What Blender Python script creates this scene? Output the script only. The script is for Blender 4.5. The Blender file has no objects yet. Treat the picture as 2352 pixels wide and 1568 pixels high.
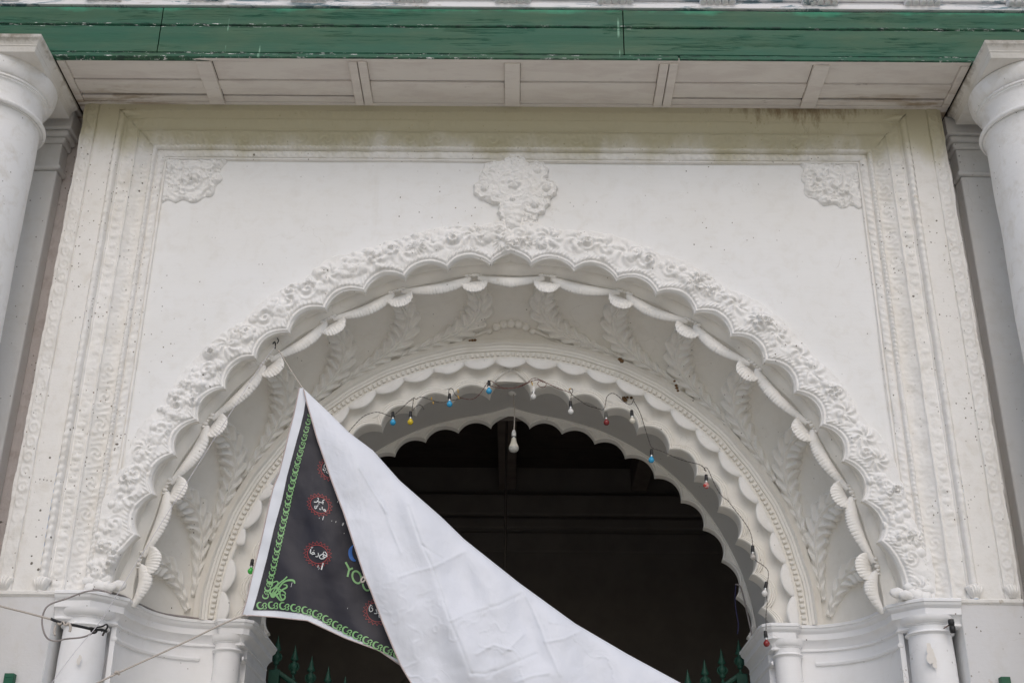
import bpy, math, random
import numpy as np
PI=math.pi
rnd=random.Random(7)
rng=np.random.default_rng(11)
# ------------------------------------------------------------------ camera, world, sun, exposure
OZ=1.6                                   # height of the camera above the ground
F_PX,PITCH,ROLL,YAW,CX=2929.997,0.451071611,0.00953371,-0.00460353,0.0513520
sc=bpy.context.scene
C=sc.collection
cam_data=bpy.data.cameras.new('camera'); cam=bpy.data.objects.new('camera',cam_data); C.objects.link(cam)
fw=np.array([math.sin(YAW)*math.cos(PITCH),math.cos(YAW)*math.cos(PITCH),math.sin(PITCH)])
rt=np.array([math.cos(YAW),-math.sin(YAW),0.]); up=np.cross(rt,fw)
r2=rt*math.cos(ROLL)+up*math.sin(ROLL); u2=-rt*math.sin(ROLL)+up*math.cos(ROLL)
from mathutils import Matrix, Vector
cam.matrix_world=Matrix(((r2[0],u2[0],-fw[0],CX),(r2[1],u2[1],-fw[1],-8.0),(r2[2],u2[2],-fw[2],OZ),(0,0,0,1)))
cam_data.sensor_width=36; cam_data.lens=36*F_PX/2352; cam_data.clip_start=.05; cam_data.clip_end=500
sc.camera=cam
world=bpy.data.worlds.new('World'); sc.world=world; world.use_nodes=True
wn=world.node_tree.nodes; wl=world.node_tree.links
SUN_EL,SUN_AZ=math.radians(44),math.radians(176)      # azimuth measured from +Y (north) clockwise
sky=wn.new('ShaderNodeTexSky'); sky.sky_type='NISHITA'; sky.sun_disc=False
sky.sun_elevation=SUN_EL; sky.sun_rotation=SUN_AZ; sky.air_density=1.0; sky.dust_density=2.5; sky.ozone_density=1.0
mixw=wn.new('ShaderNodeHueSaturation'); mixw.inputs['Saturation'].default_value=1.05
wl.new(sky.outputs[0],mixw.inputs['Color']); wl.new(mixw.outputs[0],wn['Background'].inputs[0])
wn['Background'].inputs[1].default_value=.126
sun_d=bpy.data.lights.new('sun','SUN'); sun=bpy.data.objects.new('sun',sun_d); C.objects.link(sun)
sun_d.energy=.60; sun_d.angle=math.radians(58); sun_d.color=(1,.988,.965)
sv=Vector((math.sin(SUN_AZ)*math.cos(SUN_EL),math.cos(SUN_AZ)*math.cos(SUN_EL),math.sin(SUN_EL)))
sun.rotation_euler=sv.to_track_quat('Z','Y').to_euler(); sun.location=(0,-10,12)
sc.view_settings.view_transform='Standard'; sc.view_settings.look='None'
sc.view_settings.exposure=0.0; sc.view_settings.gamma=1; sc.view_settings.use_curve_mapping=False
sc.cycles.max_bounces=9; sc.cycles.diffuse_bounces=7

# ------------------------------------------------------------------ measuring and mesh helpers
ZI=2.084                                 # height of the arch springing above the camera
def at(x,y,Y):
    """point of the place at depth Y that was measured at x,y on the 2352 wide survey photo"""
    d=fw*F_PX+r2*(x-1176)-u2*(y-784); t=(Y+8.0)/d[1]
    return np.array([CX,-8.,0.])+d*t
LOC={}
def warp(V,a):
    p=V; o=np.empty_like(V)
    for i,(k,ph) in enumerate((((3.1,2.2,2.7),.3),((2.3,3.7,3.3),1.9),((2.9,2.5,3.9),4.1))):
        o[:,i]=a*(np.sin(p[:,0]*k[0]+ph+1.3*np.sin(p[:,2]*1.7))+.6*np.sin(p[:,2]*k[2]*2.3+p[:,0]*3.1+ph*2)+.35*np.sin(p[:,0]*11+p[:,1]*9+p[:,2]*13+ph))
    return V+o
def obj(name,V,Fc,mat,parent=None,smooth=True,w=0.0,**props):
    V=np.asarray(V,float).reshape(-1,3).copy()
    if w: V=warp(V,w)
    V[:,2]+=OZ
    c=(V.min(0)+V.max(0))/2
    me=bpy.data.meshes.new(name)
    Vl=V-c
    if isinstance(Fc,np.ndarray):
        n=len(Fc); k=Fc.shape[1]
        me.vertices.add(len(Vl)); me.vertices.foreach_set('co',Vl.ravel())
        me.loops.add(n*k); me.loops.foreach_set('vertex_index',Fc.astype(np.int32).ravel())
        me.polygons.add(n); me.polygons.foreach_set('loop_start',np.arange(0,n*k,k,dtype=np.int32))
        me.polygons.foreach_set('loop_total',np.full(n,k,dtype=np.int32)); me.update(calc_edges=True)
    else: me.from_pydata([tuple(v) for v in Vl],[],Fc)
    if smooth: me.polygons.foreach_set('use_smooth',np.ones(len(me.polygons),dtype=bool))
    me.validate()
    if isinstance(mat,(list,tuple)):
        for m in mat: me.materials.append(m)
    else: me.materials.append(mat)
    o=bpy.data.objects.new(name,me); C.objects.link(o)
    LOC[o.name]=c; 
    if parent is not None: o.parent=parent; o.location=c-LOC[parent.name]
    else: o.location=c
    for k_,v_ in props.items(): o[k_]=v_
    return o
def copy_part(src,delta,parent=None):
    """copy of a part shifted by delta, sharing its mesh"""
    o=src.copy(); C.objects.link(o); LOC[o.name]=LOC[src.name]+np.array(delta)
    par=parent if parent is not None else src.parent
    o.parent=par; o.location=LOC[o.name]-(LOC[par.name] if par else 0)
    return o
def thing(name,loc,label,cat,group=None):
    o=bpy.data.objects.new(name,None); C.objects.link(o)
    l=np.array(loc,float)+np.array([0,0,OZ]); o.location=l; LOC[o.name]=l; o.empty_display_size=.1
    o['label']=label; o['category']=cat
    if group: o['group']=group
    return o
def tag(o,label,cat,group=None):
    o['label']=label; o['category']=cat
    if group: o['group']=group
    return o
def gridF(nu,nv,closed_u=False,closed_v=False,flip=False):
    iu=np.arange(nu if closed_u else nu-1); iv=np.arange(nv if closed_v else nv-1)
    a,b=np.meshgrid(iu,iv,indexing='ij'); a2=(a+1)%nu; b2=(b+1)%nv
    q=np.stack([a*nv+b,a2*nv+b,a2*nv+b2,a*nv+b2],-1).reshape(-1,4)
    return q[:,::-1] if flip else q
def sharp(o,deg=35):
    me=o.data
    try: me.set_sharp_from_angle(angle=math.radians(deg))
    except Exception: pass
    return o
def bevel(o,w=.006,seg=2):
    m=o.modifiers.new('bevel','BEVEL'); m.width=w; m.segments=seg; m.limit_method='ANGLE'; return o
def box(name,x0,x1,y0,y1,z0,z1,mat,parent=None,bev=.004,w=0,**props):
    V=[(x,y,z) for x in (x0,x1) for y in (y0,y1) for z in (z0,z1)]
    Fc=[(0,1,3,2),(4,6,7,5),(0,4,5,1),(2,3,7,6),(0,2,6,4),(1,5,7,3)]
    o=obj(name,V,Fc,mat,parent,smooth=False,w=w,**props)
    if bev: bevel(o,bev,2)
    return o
def lathe_z(prof,cx,cy,n=48):
    """prof [(radius,z)] about a vertical axis"""
    th=np.linspace(0,2*PI,n,endpoint=False); P=np.array(prof,float)
    T,I=np.meshgrid(th,np.arange(len(P)),indexing='ij')
    V=np.stack([cx+P[I,0]*np.cos(T),cy+P[I,0]*np.sin(T),P[I,1]],-1).reshape(-1,3)
    return V,gridF(n,len(P),closed_u=True)
def ring(prof,t0=0,t1=180,n=300,fn=None):
    """profile [(r,Y)] swept round the arch centre in the X-Z plane"""
    th=np.radians(np.linspace(t0,t1,n)); P=np.array(prof,float)
    T,I=np.meshgrid(th,np.arange(len(P)),indexing='ij')
    R=P[I,0]; Y=P[I,1]
    if fn: R,Y=fn(T,R,Y)
    V=np.stack([R*np.cos(T),Y,ZI+R*np.sin(T)],-1).reshape(-1,3)
    return V,gridF(n,len(P),flip=True)
def rounded(prof,step=.006):
    out=[prof[0]]
    for a,b in zip(prof[:-1],prof[1:]):
        L=math.dist(a,b); k=max(1,int(L/step))
        for i in range(1,k+1): out.append((a[0]+(b[0]-a[0])*i/k,a[1]+(b[1]-a[1])*i/k))
    return out
def arcp(cx,cy,r,a0,a1,n=6,ry=None):
    ry=ry or r
    return [(cx+r*math.cos(math.radians(a0+(a1-a0)*i/n)),cy+ry*math.sin(math.radians(a0+(a1-a0)*i/n))) for i in range(n+1)]
def tube(pts,rad,n=8,closed=False,smooth_pts=0):
    P=np.array(pts,float)
    for _ in range(smooth_pts):
        Q=[P[0]]
        for a,b in zip(P[:-1],P[1:]): Q+= [a*.75+b*.25,a*.25+b*.75]
        Q.append(P[-1]); P=np.array(Q)
    m=len(P); V=[]
    R=np.broadcast_to(np.asarray(rad,float),(m,)) if np.ndim(rad)==0 or len(rad)==m else np.full(m,rad[0])
    T=np.gradient(P,axis=0); T/=np.linalg.norm(T,axis=1)[:,None]+1e-9
    ref=np.array([0.,1,0]) if abs(T[0][1])<.8 else np.array([1.,0,0])
    nn=np.cross(T[0],ref); nn/=np.linalg.norm(nn)
    for i in range(m):
        nn=nn-T[i]*(nn@T[i]); nn/=np.linalg.norm(nn)+1e-9; b=np.cross(T[i],nn)
        for k in range(n):
            a=2*PI*k/n; V.append(P[i]+R[i]*(nn*math.cos(a)+b*math.sin(a)))
    Fq=gridF(m,n,closed_v=True)
    return np.array(V),Fq
def join(parts):
    Vs=[];Fs=[];k=0
    for V,Fc in parts:
        V=np.asarray(V,float).reshape(-1,3); Vs.append(V); Fs.append(np.asarray(Fc)+k); k+=len(V)
    return np.vstack(Vs),np.vstack(Fs)
# value noise
_perm=rng.random((256,256))
def vnoise(x,y):
    xi=np.floor(x).astype(int); yi=np.floor(y).astype(int); fx=x-xi; fy=y-yi
    fx=fx*fx*(3-2*fx); fy=fy*fy*(3-2*fy)
    g=lambda a,b:_perm[a%256,b%256]
    return (g(xi,yi)*(1-fx)+g(xi+1,yi)*fx)*(1-fy)+(g(xi,yi+1)*(1-fx)+g(xi+1,yi+1)*fx)*fy-.5
def fbm(x,y,o=4):
    s=0;a=1
    for i in range(o): s=s+a*vnoise(x*2**i+17*i,y*2**i+31*i); a*=.5
    return s
def sstep(a,b,x):
    t=np.clip((x-a)/(b-a),0,1); return t*t*(3-2*t)

# ------------------------------------------------------------------ materials
def mat_base(name,rough=.8,spec=.3):
    m=bpy.data.materials.new(name); m.use_nodes=True; nt=m.node_tree; b=nt.nodes['Principled BSDF']
    b.inputs['Roughness'].default_value=rough; b.inputs['Specular IOR Level'].default_value=spec
    return m,nt,b
class NT:
    def __init__(s,nt): s.nt=nt; s.pos=nt.nodes.new('ShaderNodeNewGeometry').outputs['Position']
    def n(s,t,**k):
        n=s.nt.nodes.new(t)
        for a,v in k.items(): setattr(n,a,v)
        return n
    def l(s,a,b): s.nt.links.new(a,b)
    def mapping(s,scale,loc=(0,0,0)):
        m=s.n('ShaderNodeMapping'); m.inputs['Scale'].default_value=scale; m.inputs['Location'].default_value=loc; s.l(s.pos,m.inputs[0]); return m.outputs[0]
    def noise(s,scale,detail=4,rough=.55,vec=None,dist=0):
        n=s.n('ShaderNodeTexNoise'); n.inputs['Scale'].default_value=scale; n.inputs['Detail'].default_value=detail
        n.inputs['Roughness'].default_value=rough; n.inputs['Distortion'].default_value=dist
        s.l(vec if vec is not None else s.pos,n.inputs['Vector']); return n.outputs['Fac']
    def voro(s,scale,vec=None):
        n=s.n('ShaderNodeTexVoronoi'); n.inputs['Scale'].default_value=scale; s.l(vec if vec is not None else s.pos,n.inputs['Vector']); return n
    def ramp(s,f,stops):
        r=s.n('ShaderNodeValToRGB'); s.l(f,r.inputs[0]); e=r.color_ramp.elements
        while len(e)<len(stops): e.new(.5)
        for i,(p,c) in enumerate(stops):
            e[i].position=p; e[i].color=(c,c,c,1) if np.ndim(c)==0 else tuple(c)+(1,)
        return r.outputs[0]
    def mix(s,f,a,b,mode='MIX'):
        m=s.n('ShaderNodeMix',data_type='RGBA',blend_type=mode)
        for v,i in ((f,0),(a,6),(b,7)):
            if hasattr(v,'links') : s.l(v,m.inputs[i])
            elif i==0: m.inputs[0].default_value=v
            else: m.inputs[i].default_value=tuple(v)+(1,)
        return m.outputs[2]
    def math(s,op,a,b=0.,clamp=False):
        m=s.n('ShaderNodeMath',operation=op,use_clamp=clamp)
        for v,i in ((a,0),(b,1)):
            if hasattr(v,'links'): s.l(v,m.inputs[i])
            else: m.inputs[i].default_value=v
        return m.outputs[0]
    def sep(s):
        n=s.n('ShaderNodeSeparateXYZ'); s.l(s.pos,n.inputs[0]); return n.outputs
    def bump(s,h,strength,dist,bsdf,prev=None):
        b=s.n('ShaderNodeBump'); b.inputs['Strength'].default_value=strength; b.inputs['Distance'].default_value=dist; s.l(h,b.inputs['Height'])
        if prev is not None: s.l(prev,b.inputs['Normal'])
        s.l(b.outputs[0],bsdf.inputs['Normal']); return b.outputs[0]
def plaster(name,col=(.76,.765,.76),speck=.35,dirt=.25,stain_shade=0,rough_bump=.35,dirtcol=(.50,.45,.36),green=0):
    m,nt,b=mat_base(name,.82,.25); T=NT(nt)
    big=T.ramp(T.noise(1.3,5,.6),[(.38,0.),(.68,1.)])
    mid=T.ramp(T.noise(9,5,.65,dist=.4),[(.50,0.),(.74,1.)])
    c=T.mix(T.math('MULTIPLY',big,.55),col,tuple(x*f for x,f in zip(col,(.94,.925,.89))))
    c=T.mix(T.math('MULTIPLY',mid,dirt),c,dirtcol)
    # brush lines of repeated whitewashing
    br=T.noise(1,4,.7,vec=T.mapping((5,5,60)))
    c=T.mix(T.math('MULTIPLY',T.ramp(br,[(.45,0.),(.7,1.)]),.10),c,tuple(x*.84 for x in col))
    # hairline cracks and slow run-off streaks
    ve=T.n('ShaderNodeTexVoronoi',feature='DISTANCE_TO_EDGE'); ve.inputs['Scale'].default_value=2.3
    wv=T.n('ShaderNodeVectorMath',operation='ADD'); T.l(T.pos,wv.inputs[0])
    nz=T.n('ShaderNodeTexNoise'); nz.inputs['Scale'].default_value=5; nz.inputs['Detail'].default_value=5; T.l(T.pos,nz.inputs['Vector'])
    sc_=T.n('ShaderNodeVectorMath',operation='SCALE'); sc_.inputs['Scale'].default_value=.28; T.l(nz.outputs['Color'],sc_.inputs[0]); T.l(sc_.outputs[0],wv.inputs[1]); T.l(wv.outputs[0],ve.inputs['Vector'])
    ck=T.math('MULTIPLY',T.math('LESS_THAN',ve.outputs['Distance'],.0045),T.ramp(T.noise(1.7,4,.6),[(.56,0.),(.66,1.)]))
    c=T.mix(T.math('MULTIPLY',ck,.25),c,(.33,.29,.23))
    st=T.math('MULTIPLY',T.ramp(T.noise(1,4,.6,vec=T.mapping((9,9,.55),(5,1,2))),[(.56,0.),(.72,1.)]),T.ramp(T.noise(1.1,3,.5),[(.42,0.),(.6,1.)]))
    c=T.mix(T.math('MULTIPLY',st,.16),c,tuple(x*f for x,f in zip(col,(.72,.68,.60))))
    if speck:
        v=T.voro(17); d=v.outputs['Distance']
        rad=T.math('MULTIPLY',T.ramp(T.noise(3.2,3,.6,vec=T.mapping((1,1,1),(4,2,7))),[(.47,0.),(.66,1.)]),.13*speck+.06)
        sepc=T.n('ShaderNodeSeparateColor'); T.l(v.outputs['Color'],sepc.inputs[0])
        keep=T.math('GREATER_THAN',sepc.outputs[0],1-.42*speck)
        wob=T.math('ADD',d,T.math('MULTIPLY',T.math('SUBTRACT',T.noise(70,3),.5),.12))
        dot=T.math('MULTIPLY',T.math('LESS_THAN',wob,rad),keep)
        c=T.mix(T.math('MULTIPLY',dot,.88),c,(.085,.07,.05))
        v=T.voro(41,T.mapping((1,1,.8),(3,1,2))); sepc=T.n('ShaderNodeSeparateColor'); T.l(v.outputs['Color'],sepc.inputs[0])
        clus=T.ramp(T.noise(2.1,4,.7,vec=T.mapping((1,1,1),(9,2,1))),[(.48,0.),(.60,1.)])
        wob=T.math('ADD',v.outputs['Distance'],T.math('MULTIPLY',T.math('SUBTRACT',T.noise(150,2),.5),.2))
        dot=T.math('MULTIPLY',T.math('MULTIPLY',T.math('LESS_THAN',wob,.20),T.math('GREATER_THAN',sepc.outputs[0],1-.42*speck)),clus)
        c=T.mix(T.math('MULTIPLY',dot,.85),c,(.12,.09,.06))
        # pale chips and peeled spots
        v2=T.voro(4.5); wob2=T.math('ADD',v2.outputs['Distance'],T.math('MULTIPLY',T.math('SUBTRACT',T.noise(34,4,.7),.5),.35))
        s2=T.n('ShaderNodeSeparateColor'); T.l(v2.outputs['Color'],s2.inputs[0])
        chip=T.math('MULTIPLY',T.math('LESS_THAN',wob2,.045),T.math('GREATER_THAN',s2.outputs[1],.72))
        c=T.mix(T.math('MULTIPLY',chip,.5*min(1,speck*2)),c,(.42,.35,.27))
    if stain_shade:
        xyz=T.sep()
        z=T.math('ADD',xyz[2],T.math('MULTIPLY',T.math('SUBTRACT',T.noise(1,4,.6,vec=T.mapping((2.6,2.6,.8))),.5),.55))
        zr=T.n('ShaderNodeMapRange'); T.l(z,zr.inputs[0]); zr.inputs[1].default_value=6.98; zr.inputs[2].default_value=7.25
        zr.interpolation_type='SMOOTHSTEP'
        c=T.mix(T.math('MULTIPLY',zr.outputs[0],stain_shade),c,(.47,.435,.28))  # olive staining with the shade below the soffit put into its colour
        # rusty leak at the right below the soffit
        lx=T.math('ABSOLUTE',T.math('SUBTRACT',xyz[0],2.22)); lz=T.math('SUBTRACT',7.50,xyz[2])
        k=T.math('ADD',T.math('MULTIPLY',lx,.75),T.math('MULTIPLY',lz,3.1))
        k=T.math('ADD',k,T.math('MULTIPLY',T.math('SUBTRACT',T.noise(1,5,.75,vec=T.mapping((16,16,4))),.5),1.9))
        leak=T.ramp(k,[(.12,1.),(.62,0.)])
        c=T.mix(T.math('MULTIPLY',leak,.85*stain_shade),c,(.17,.105,.045))
    T.l(c,b.inputs['Base Color'])
    h=T.math('ADD',T.math('MULTIPLY',T.noise(24,5,.6),1.),T.math('MULTIPLY',T.noise(120,3,.6),.35))
    h=T.math('ADD',h,T.math('MULTIPLY',br,.25))
    T.bump(h,rough_bump,.006,b)
    return m
M_wall=plaster('whitewashed_plaster',(.81,.813,.812),speck=.15,dirt=.16,rough_bump=.16)
M_frame=plaster('whitewashed_moulding',(.81,.80,.78),speck=.75,dirt=.30,stain_shade=.85,rough_bump=.55)
M_orn=plaster('whitewashed_carving',(.825,.82,.81),speck=.4,dirt=.16,rough_bump=.6)
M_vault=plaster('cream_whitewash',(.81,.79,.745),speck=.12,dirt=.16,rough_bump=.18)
M_leaf=plaster('lit_cream_carving',(.865,.85,.815),speck=.25,dirt=.22,rough_bump=.4)  # paler than the vault, putting light on raised leaves into the colour
M_shell=plaster('white_shell_plaster',(.84,.83,.81),speck=.25,dirt=.18,rough_bump=.4)
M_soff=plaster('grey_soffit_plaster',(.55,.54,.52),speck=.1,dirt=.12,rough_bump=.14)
M_col=plaster('column_plaster',(.85,.85,.85),speck=.25,dirt=.36,rough_bump=.6)
M_pil=plaster('pilaster_plaster',(.72,.715,.70),speck=.3,dirt=.22,rough_bump=.3)
M_raw=plaster('pinkish_bare_plaster',(.62,.575,.56),speck=1.0,dirt=.35,rough_bump=.8,dirtcol=(.2,.12,.08))
M_low=plaster('weathered_lower_plaster',(.66,.66,.67),speck=.3,dirt=.22,rough_bump=.3)
M_ledge=plaster('jamb_plaster',(.86,.865,.88),speck=.12,dirt=.10,rough_bump=.2)
def abacus_mat():
    m,nt,b=mat_base('mossy_abacus',.85,.2); T=NT(nt); xyz=T.sep()
    z=T.math('ADD',xyz[2],T.math('MULTIPLY',T.math('SUBTRACT',T.noise(14,5,.7),.5),.13))
    z2=T.math('ADD',z,T.math('MULTIPLY',T.math('SUBTRACT',T.noise(2.5,3),.5),.12))
    f=T.n('ShaderNodeMapRange'); T.l(z2,f.inputs[0]); f.inputs[1].default_value=7.41; f.inputs[2].default_value=7.47
    mid=T.ramp(T.noise(7,5,.65),[(.45,0.),(.75,1.)])
    c=T.mix(T.math('MULTIPLY',mid,.4),(.72,.70,.66),(.50,.46,.38))
    c=T.mix(T.math('MULTIPLY',f.outputs[0],.75),c,(.16,.13,.085))
    T.l(c,b.inputs['Base Color']); T.bump(T.noise(40,5,.6),.5,.006,b); return m
M_abacus=abacus_mat()
def wood(name,col,alt,dark,flecks=False,glossy=.55,grain=(2.2,2.2,26)):
    m,nt,b=mat_base(name,glossy,.35); T=NT(nt)
    g=T.noise(1,7,.68,vec=T.mapping(grain),dist=.6)
    patch=T.ramp(T.noise(1,5,.6,vec=T.mapping((1.6,1.6,5))),[(.40,0.),(.72,1.)])
    c=T.mix(patch,col,alt)
    fine=T.ramp(T.noise(1,6,.75,vec=T.mapping((7,7,70))),[(.35,0.),(.7,1.)])
    c=T.mix(T.math('MULTIPLY',fine,.35),c,tuple(x*.6 for x in col))
    c=T.mix(T.math('MULTIPLY',T.ramp(g,[(.50,0.),(.66,1.)]),.14),c,dark)
    # hairline cracks along the grain
    cr=T.ramp(T.noise(1,6,.6,vec=T.mapping((.9,.9,34),(3,0,5)),dist=.3),[(.475,0.),(.487,1.),(.499,0.)])
    crm=T.math('MULTIPLY',cr,T.ramp(T.noise(1.4,3,.5,vec=T.mapping((1,1,4))),[(.50,0.),(.56,1.)]))
    c=T.mix(T.math('MULTIPLY',crm,.22),c,tuple(x*.25 for x in dark))
    if flecks:
        xyz=T.sep()
        tot=None
        for z0,wd in ((6.159+OZ,.016),(5.905+OZ,.012),(5.872+OZ,.006)):
            d=T.math('ABSOLUTE',T.math('SUBTRACT',xyz[2],z0)); k=T.math('LESS_THAN',d,wd)
            tot=k if tot is None else T.math('MAXIMUM',tot,k)
        fl=T.math('MULTIPLY',tot,T.ramp(T.noise(1,5,.8,vec=T.mapping((16,16,60))),[(.585,0.),(.61,1.)]))
        fl=T.math('MULTIPLY',fl,T.ramp(T.noise(1.1,2,.5),[(.38,0.),(.5,1.)]))
        dk=T.math('MULTIPLY',tot,T.ramp(T.noise(1,5,.8,vec=T.mapping((9,9,30),(2,1,3))),[(.5,0.),(.56,1.)]))
        c=T.mix(T.math('MULTIPLY',dk,.75),c,(.008,.03,.025))
        c=T.mix(fl,c,(.72,.74,.72))
        # pale whitewash drips
        dr=T.noise(1,3,.6,vec=T.mapping((13,13,.35),(1.7,0,0)))
        drm=T.math('MULTIPLY',T.ramp(dr,[(.69,0.),(.70,1.)]),T.ramp(T.noise(1,3,.6,vec=T.mapping((2,2,4),(8,8,1))),[(.52,0.),(.58,1.)]))
        c=T.mix(T.math('MULTIPLY',drm,.55),c,(.30,.55,.40))
        # fresher green at the top
        zr=T.n('ShaderNodeMapRange'); T.l(T.math('ADD',xyz[2],T.math('MULTIPLY',T.math('SUBTRACT',T.noise(3,4,.6),.5),.22)),zr.inputs[0])
        zr.inputs[1].default_value=6.29+OZ; zr.inputs[2].default_value=6.34+OZ
        c=T.mix(T.math('MULTIPLY',zr.outputs[0],.8),c,(.03,.30,.17))
    T.l(c,b.inputs['Base Color']); T.bump(T.math('ADD',g,T.math('MULTIPLY',crm,-2.)),.5,.006,b); return m
M_green=wood('green_painted_wood',(.014,.110,.062),(.058,.128,.066),(.006,.058,.038),flecks=True)
def soffit_wood():
    m,nt,b=mat_base('peeling_soffit_paint',.7,.3); T=NT(nt)
    p=T.ramp(T.noise(1,6,.7,vec=T.mapping((2.6,9,2.2)),dist=.4),[(.46,0.),(.60,1.)])
    c=T.mix(T.math('MULTIPLY',p,.6),(.72,.68,.63),(.62,.565,.525))
    c=T.mix(T.math('MULTIPLY',T.ramp(T.noise(1,6,.7,vec=T.mapping((3,16,3))),[(.66,0.),(.70,1.)]),.5),c,(.30,.26,.23))
    xyz=T.sep()
    ex=T.math('MULTIPLY',T.ramp(T.math('DIVIDE',T.math('ABSOLUTE',xyz[0]),4.),[(.50,0.),(.72,1.)]),T.ramp(T.math('ADD',xyz[1],.35),[(.05,0.),(.3,1.)]))
    st=T.math('MULTIPLY',ex,T.ramp(T.noise(1,5,.7,vec=T.mapping((1.8,12,1)),dist=.4),[(.48,0.),(.62,1.)]))
    c=T.mix(T.math('MULTIPLY',st,.75),c,(.27,.185,.09))
    T.l(c,b.inputs['Base Color']); T.bump(T.noise(1,6,.7,vec=T.mapping((4,30,4))),.35,.005,b); return m
M_soffwood=soffit_wood()
def fascia():
    m,nt,b=mat_base('white_painted_fascia',.6,.3); T=NT(nt); xyz=T.sep()
    n=T.noise(1,6,.75,vec=T.mapping((3,3,26)),dist=.5)
    bl=T.ramp(n,[(.53,0.),(.57,1.)]); where=T.ramp(T.noise(.9,3,.5,vec=T.mapping((1,1,.3),(3.3,0,0))),[(.44,0.),(.53,1.)])
    c=T.mix(T.math('MULTIPLY',T.math('MULTIPLY',bl,where),.85),(.78,.78,.79),(.10,.20,.25))
    n2=T.ramp(T.noise(1,6,.8,vec=T.mapping((4,4,40),(9,0,4))),[(.60,0.),(.63,1.)])
    c=T.mix(T.math('MULTIPLY',n2,.6),c,(.36,.30,.24))
    T.l(c,b.inputs['Base Color']); T.bump(n,.3,.005,b); return m
M_fascia=fascia()
def simple(name,col,rough=.6,noise=.15,spec=.4,metal=0,bumps=.1,scale=40,trans=0):
    m,nt,b=mat_base(name,rough,spec); T=NT(nt)
    c=T.mix(T.math('MULTIPLY',T.ramp(T.noise(scale,4,.6),[(.4,0.),(.7,1.)]),noise*2),col,tuple(x*.55 for x in col))
    T.l(c,b.inputs['Base Color']); b.inputs['Metallic'].default_value=metal; b.inputs['Transmission Weight'].default_value=trans
    if bumps: T.bump(T.noise(scale*2,4,.6),bumps,.003,b)
    return m
M_black=simple('black_bakelite',(.02,.02,.022),.45)
M_greysock=simple('grey_bakelite',(.11,.11,.10),.55)
M_whitesock=simple('white_plastic',(.72,.72,.70),.4,noise=.06)
M_cap=simple('metal_lamp_cap',(.62,.62,.60),.3,metal=.9)
M_wire=simple('dark_wire',(.06,.05,.045),.6)
M_redwire=simple('red_brown_wire',(.13,.04,.03),.55)
M_yellowwire=simple('yellow_tape',(.62,.38,.05),.5)
M_rope=simple('pale_cotton_rope',(.52,.47,.42),.9,scale=120)
M_thread=simple('pale_thread',(.62,.60,.62),.8)
M_greycable=simple('whitewashed_cable',(.33,.30,.29),.8,noise=.3,scale=14)
M_iron=simple('green_gate_paint',(.010,.062,.040),.55,noise=.3,scale=18)
M_purple=simple('purple_ribbon',(.028,.026,.085),.7)
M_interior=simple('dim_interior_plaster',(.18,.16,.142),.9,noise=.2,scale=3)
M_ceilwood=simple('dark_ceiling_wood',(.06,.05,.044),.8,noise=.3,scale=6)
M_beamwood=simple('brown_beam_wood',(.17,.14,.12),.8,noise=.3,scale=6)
M_diff=simple('frosted_diffuser',(.50,.50,.47),.35,noise=.05)
M_mud=simple('mud_nest',(.16,.09,.04),.95,noise=.4,scale=60,bumps=.6)
M_rust=simple('rusted_iron',(.10,.05,.035),.8)
def bulb_mat(name,col,rough=.22):
    m,nt,b=mat_base(name,rough,.5); T=NT(nt)
    c=T.mix(T.math('MULTIPLY',T.ramp(T.noise(30,4,.6),[(.5,0.),(.75,1.)]),.3),col,tuple(x*.6 for x in col))
    T.l(c,b.inputs['Base Color']); b.inputs['Coat Weight'].default_value=.3; b.inputs['Subsurface Weight'].default_value=.0
    return m
BM={'blue':bulb_mat('blue_lacquered_glass',(.035,.36,.66)),'yellow':bulb_mat('yellow_lacquered_glass',(.68,.50,.02)),
    'white':bulb_mat('white_opal_glass',(.70,.70,.69)),'cream':bulb_mat('cream_opal_glass',(.70,.67,.58)),
    'red':bulb_mat('dark_red_glass',(.22,.018,.018)),'green':bulb_mat('green_lacquered_glass',(.06,.48,.07)),
    'clear':bulb_mat('dusty_clear_glass',(.40,.38,.36))}
def flaked():
    m,nt,b=mat_base('flaked_red_glass',.25,.5); T=NT(nt)
    c=T.mix(T.ramp(T.noise(38,3,.6),[(.47,0.),(.5,1.)]),(.55,.36,.34),(.50,.06,.05)); T.l(c,b.inputs['Base Color']); return m
BM['pink']=flaked()
def sheet(name,col,rough,fold=.25,dirt=.12,coat=0.):
    m,nt,b=mat_base(name,rough,.4); T=NT(nt)
    f1=T.noise(3.2,4,.5,dist=1.3); f2=T.noise(11,4,.55,dist=1.0)
    r1=T.ramp(f1,[(.46,0.),(.5,1.),(.54,0.)])
    gr=T.ramp(T.noise(2.4,5,.65,dist=.6),[(.5,0.),(.72,1.)])
    c=T.mix(T.math('MULTIPLY',gr,dirt),col,tuple(x*f for x,f in zip(col,(.80,.78,.72))))
    v=T.voro(7); sp=T.math('LESS_THAN',T.math('ADD',v.outputs['Distance'],T.math('MULTIPLY',T.noise(90,2),.03)),.040)
    s2=T.n('ShaderNodeSeparateColor'); T.l(v.outputs['Color'],s2.inputs[0]); sp=T.math('MULTIPLY',sp,T.math('GREATER_THAN',s2.outputs[0],.7))
    c=T.mix(T.math('MULTIPLY',sp,.6),c,(.25,.18,.12))
    T.l(c,b.inputs['Base Color']); b.inputs['Coat Weight'].default_value=coat; b.inputs['Coat Roughness'].default_value=.25
    h=T.math('ADD',T.math('MULTIPLY',r1,.10),T.math('ADD',T.math('MULTIPLY',f2,.42),T.math('MULTIPLY',T.noise(1,3,.5,vec=T.mapping((60,60,9))),.08)))
    T.bump(h,fold,.010,b); return m
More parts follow.
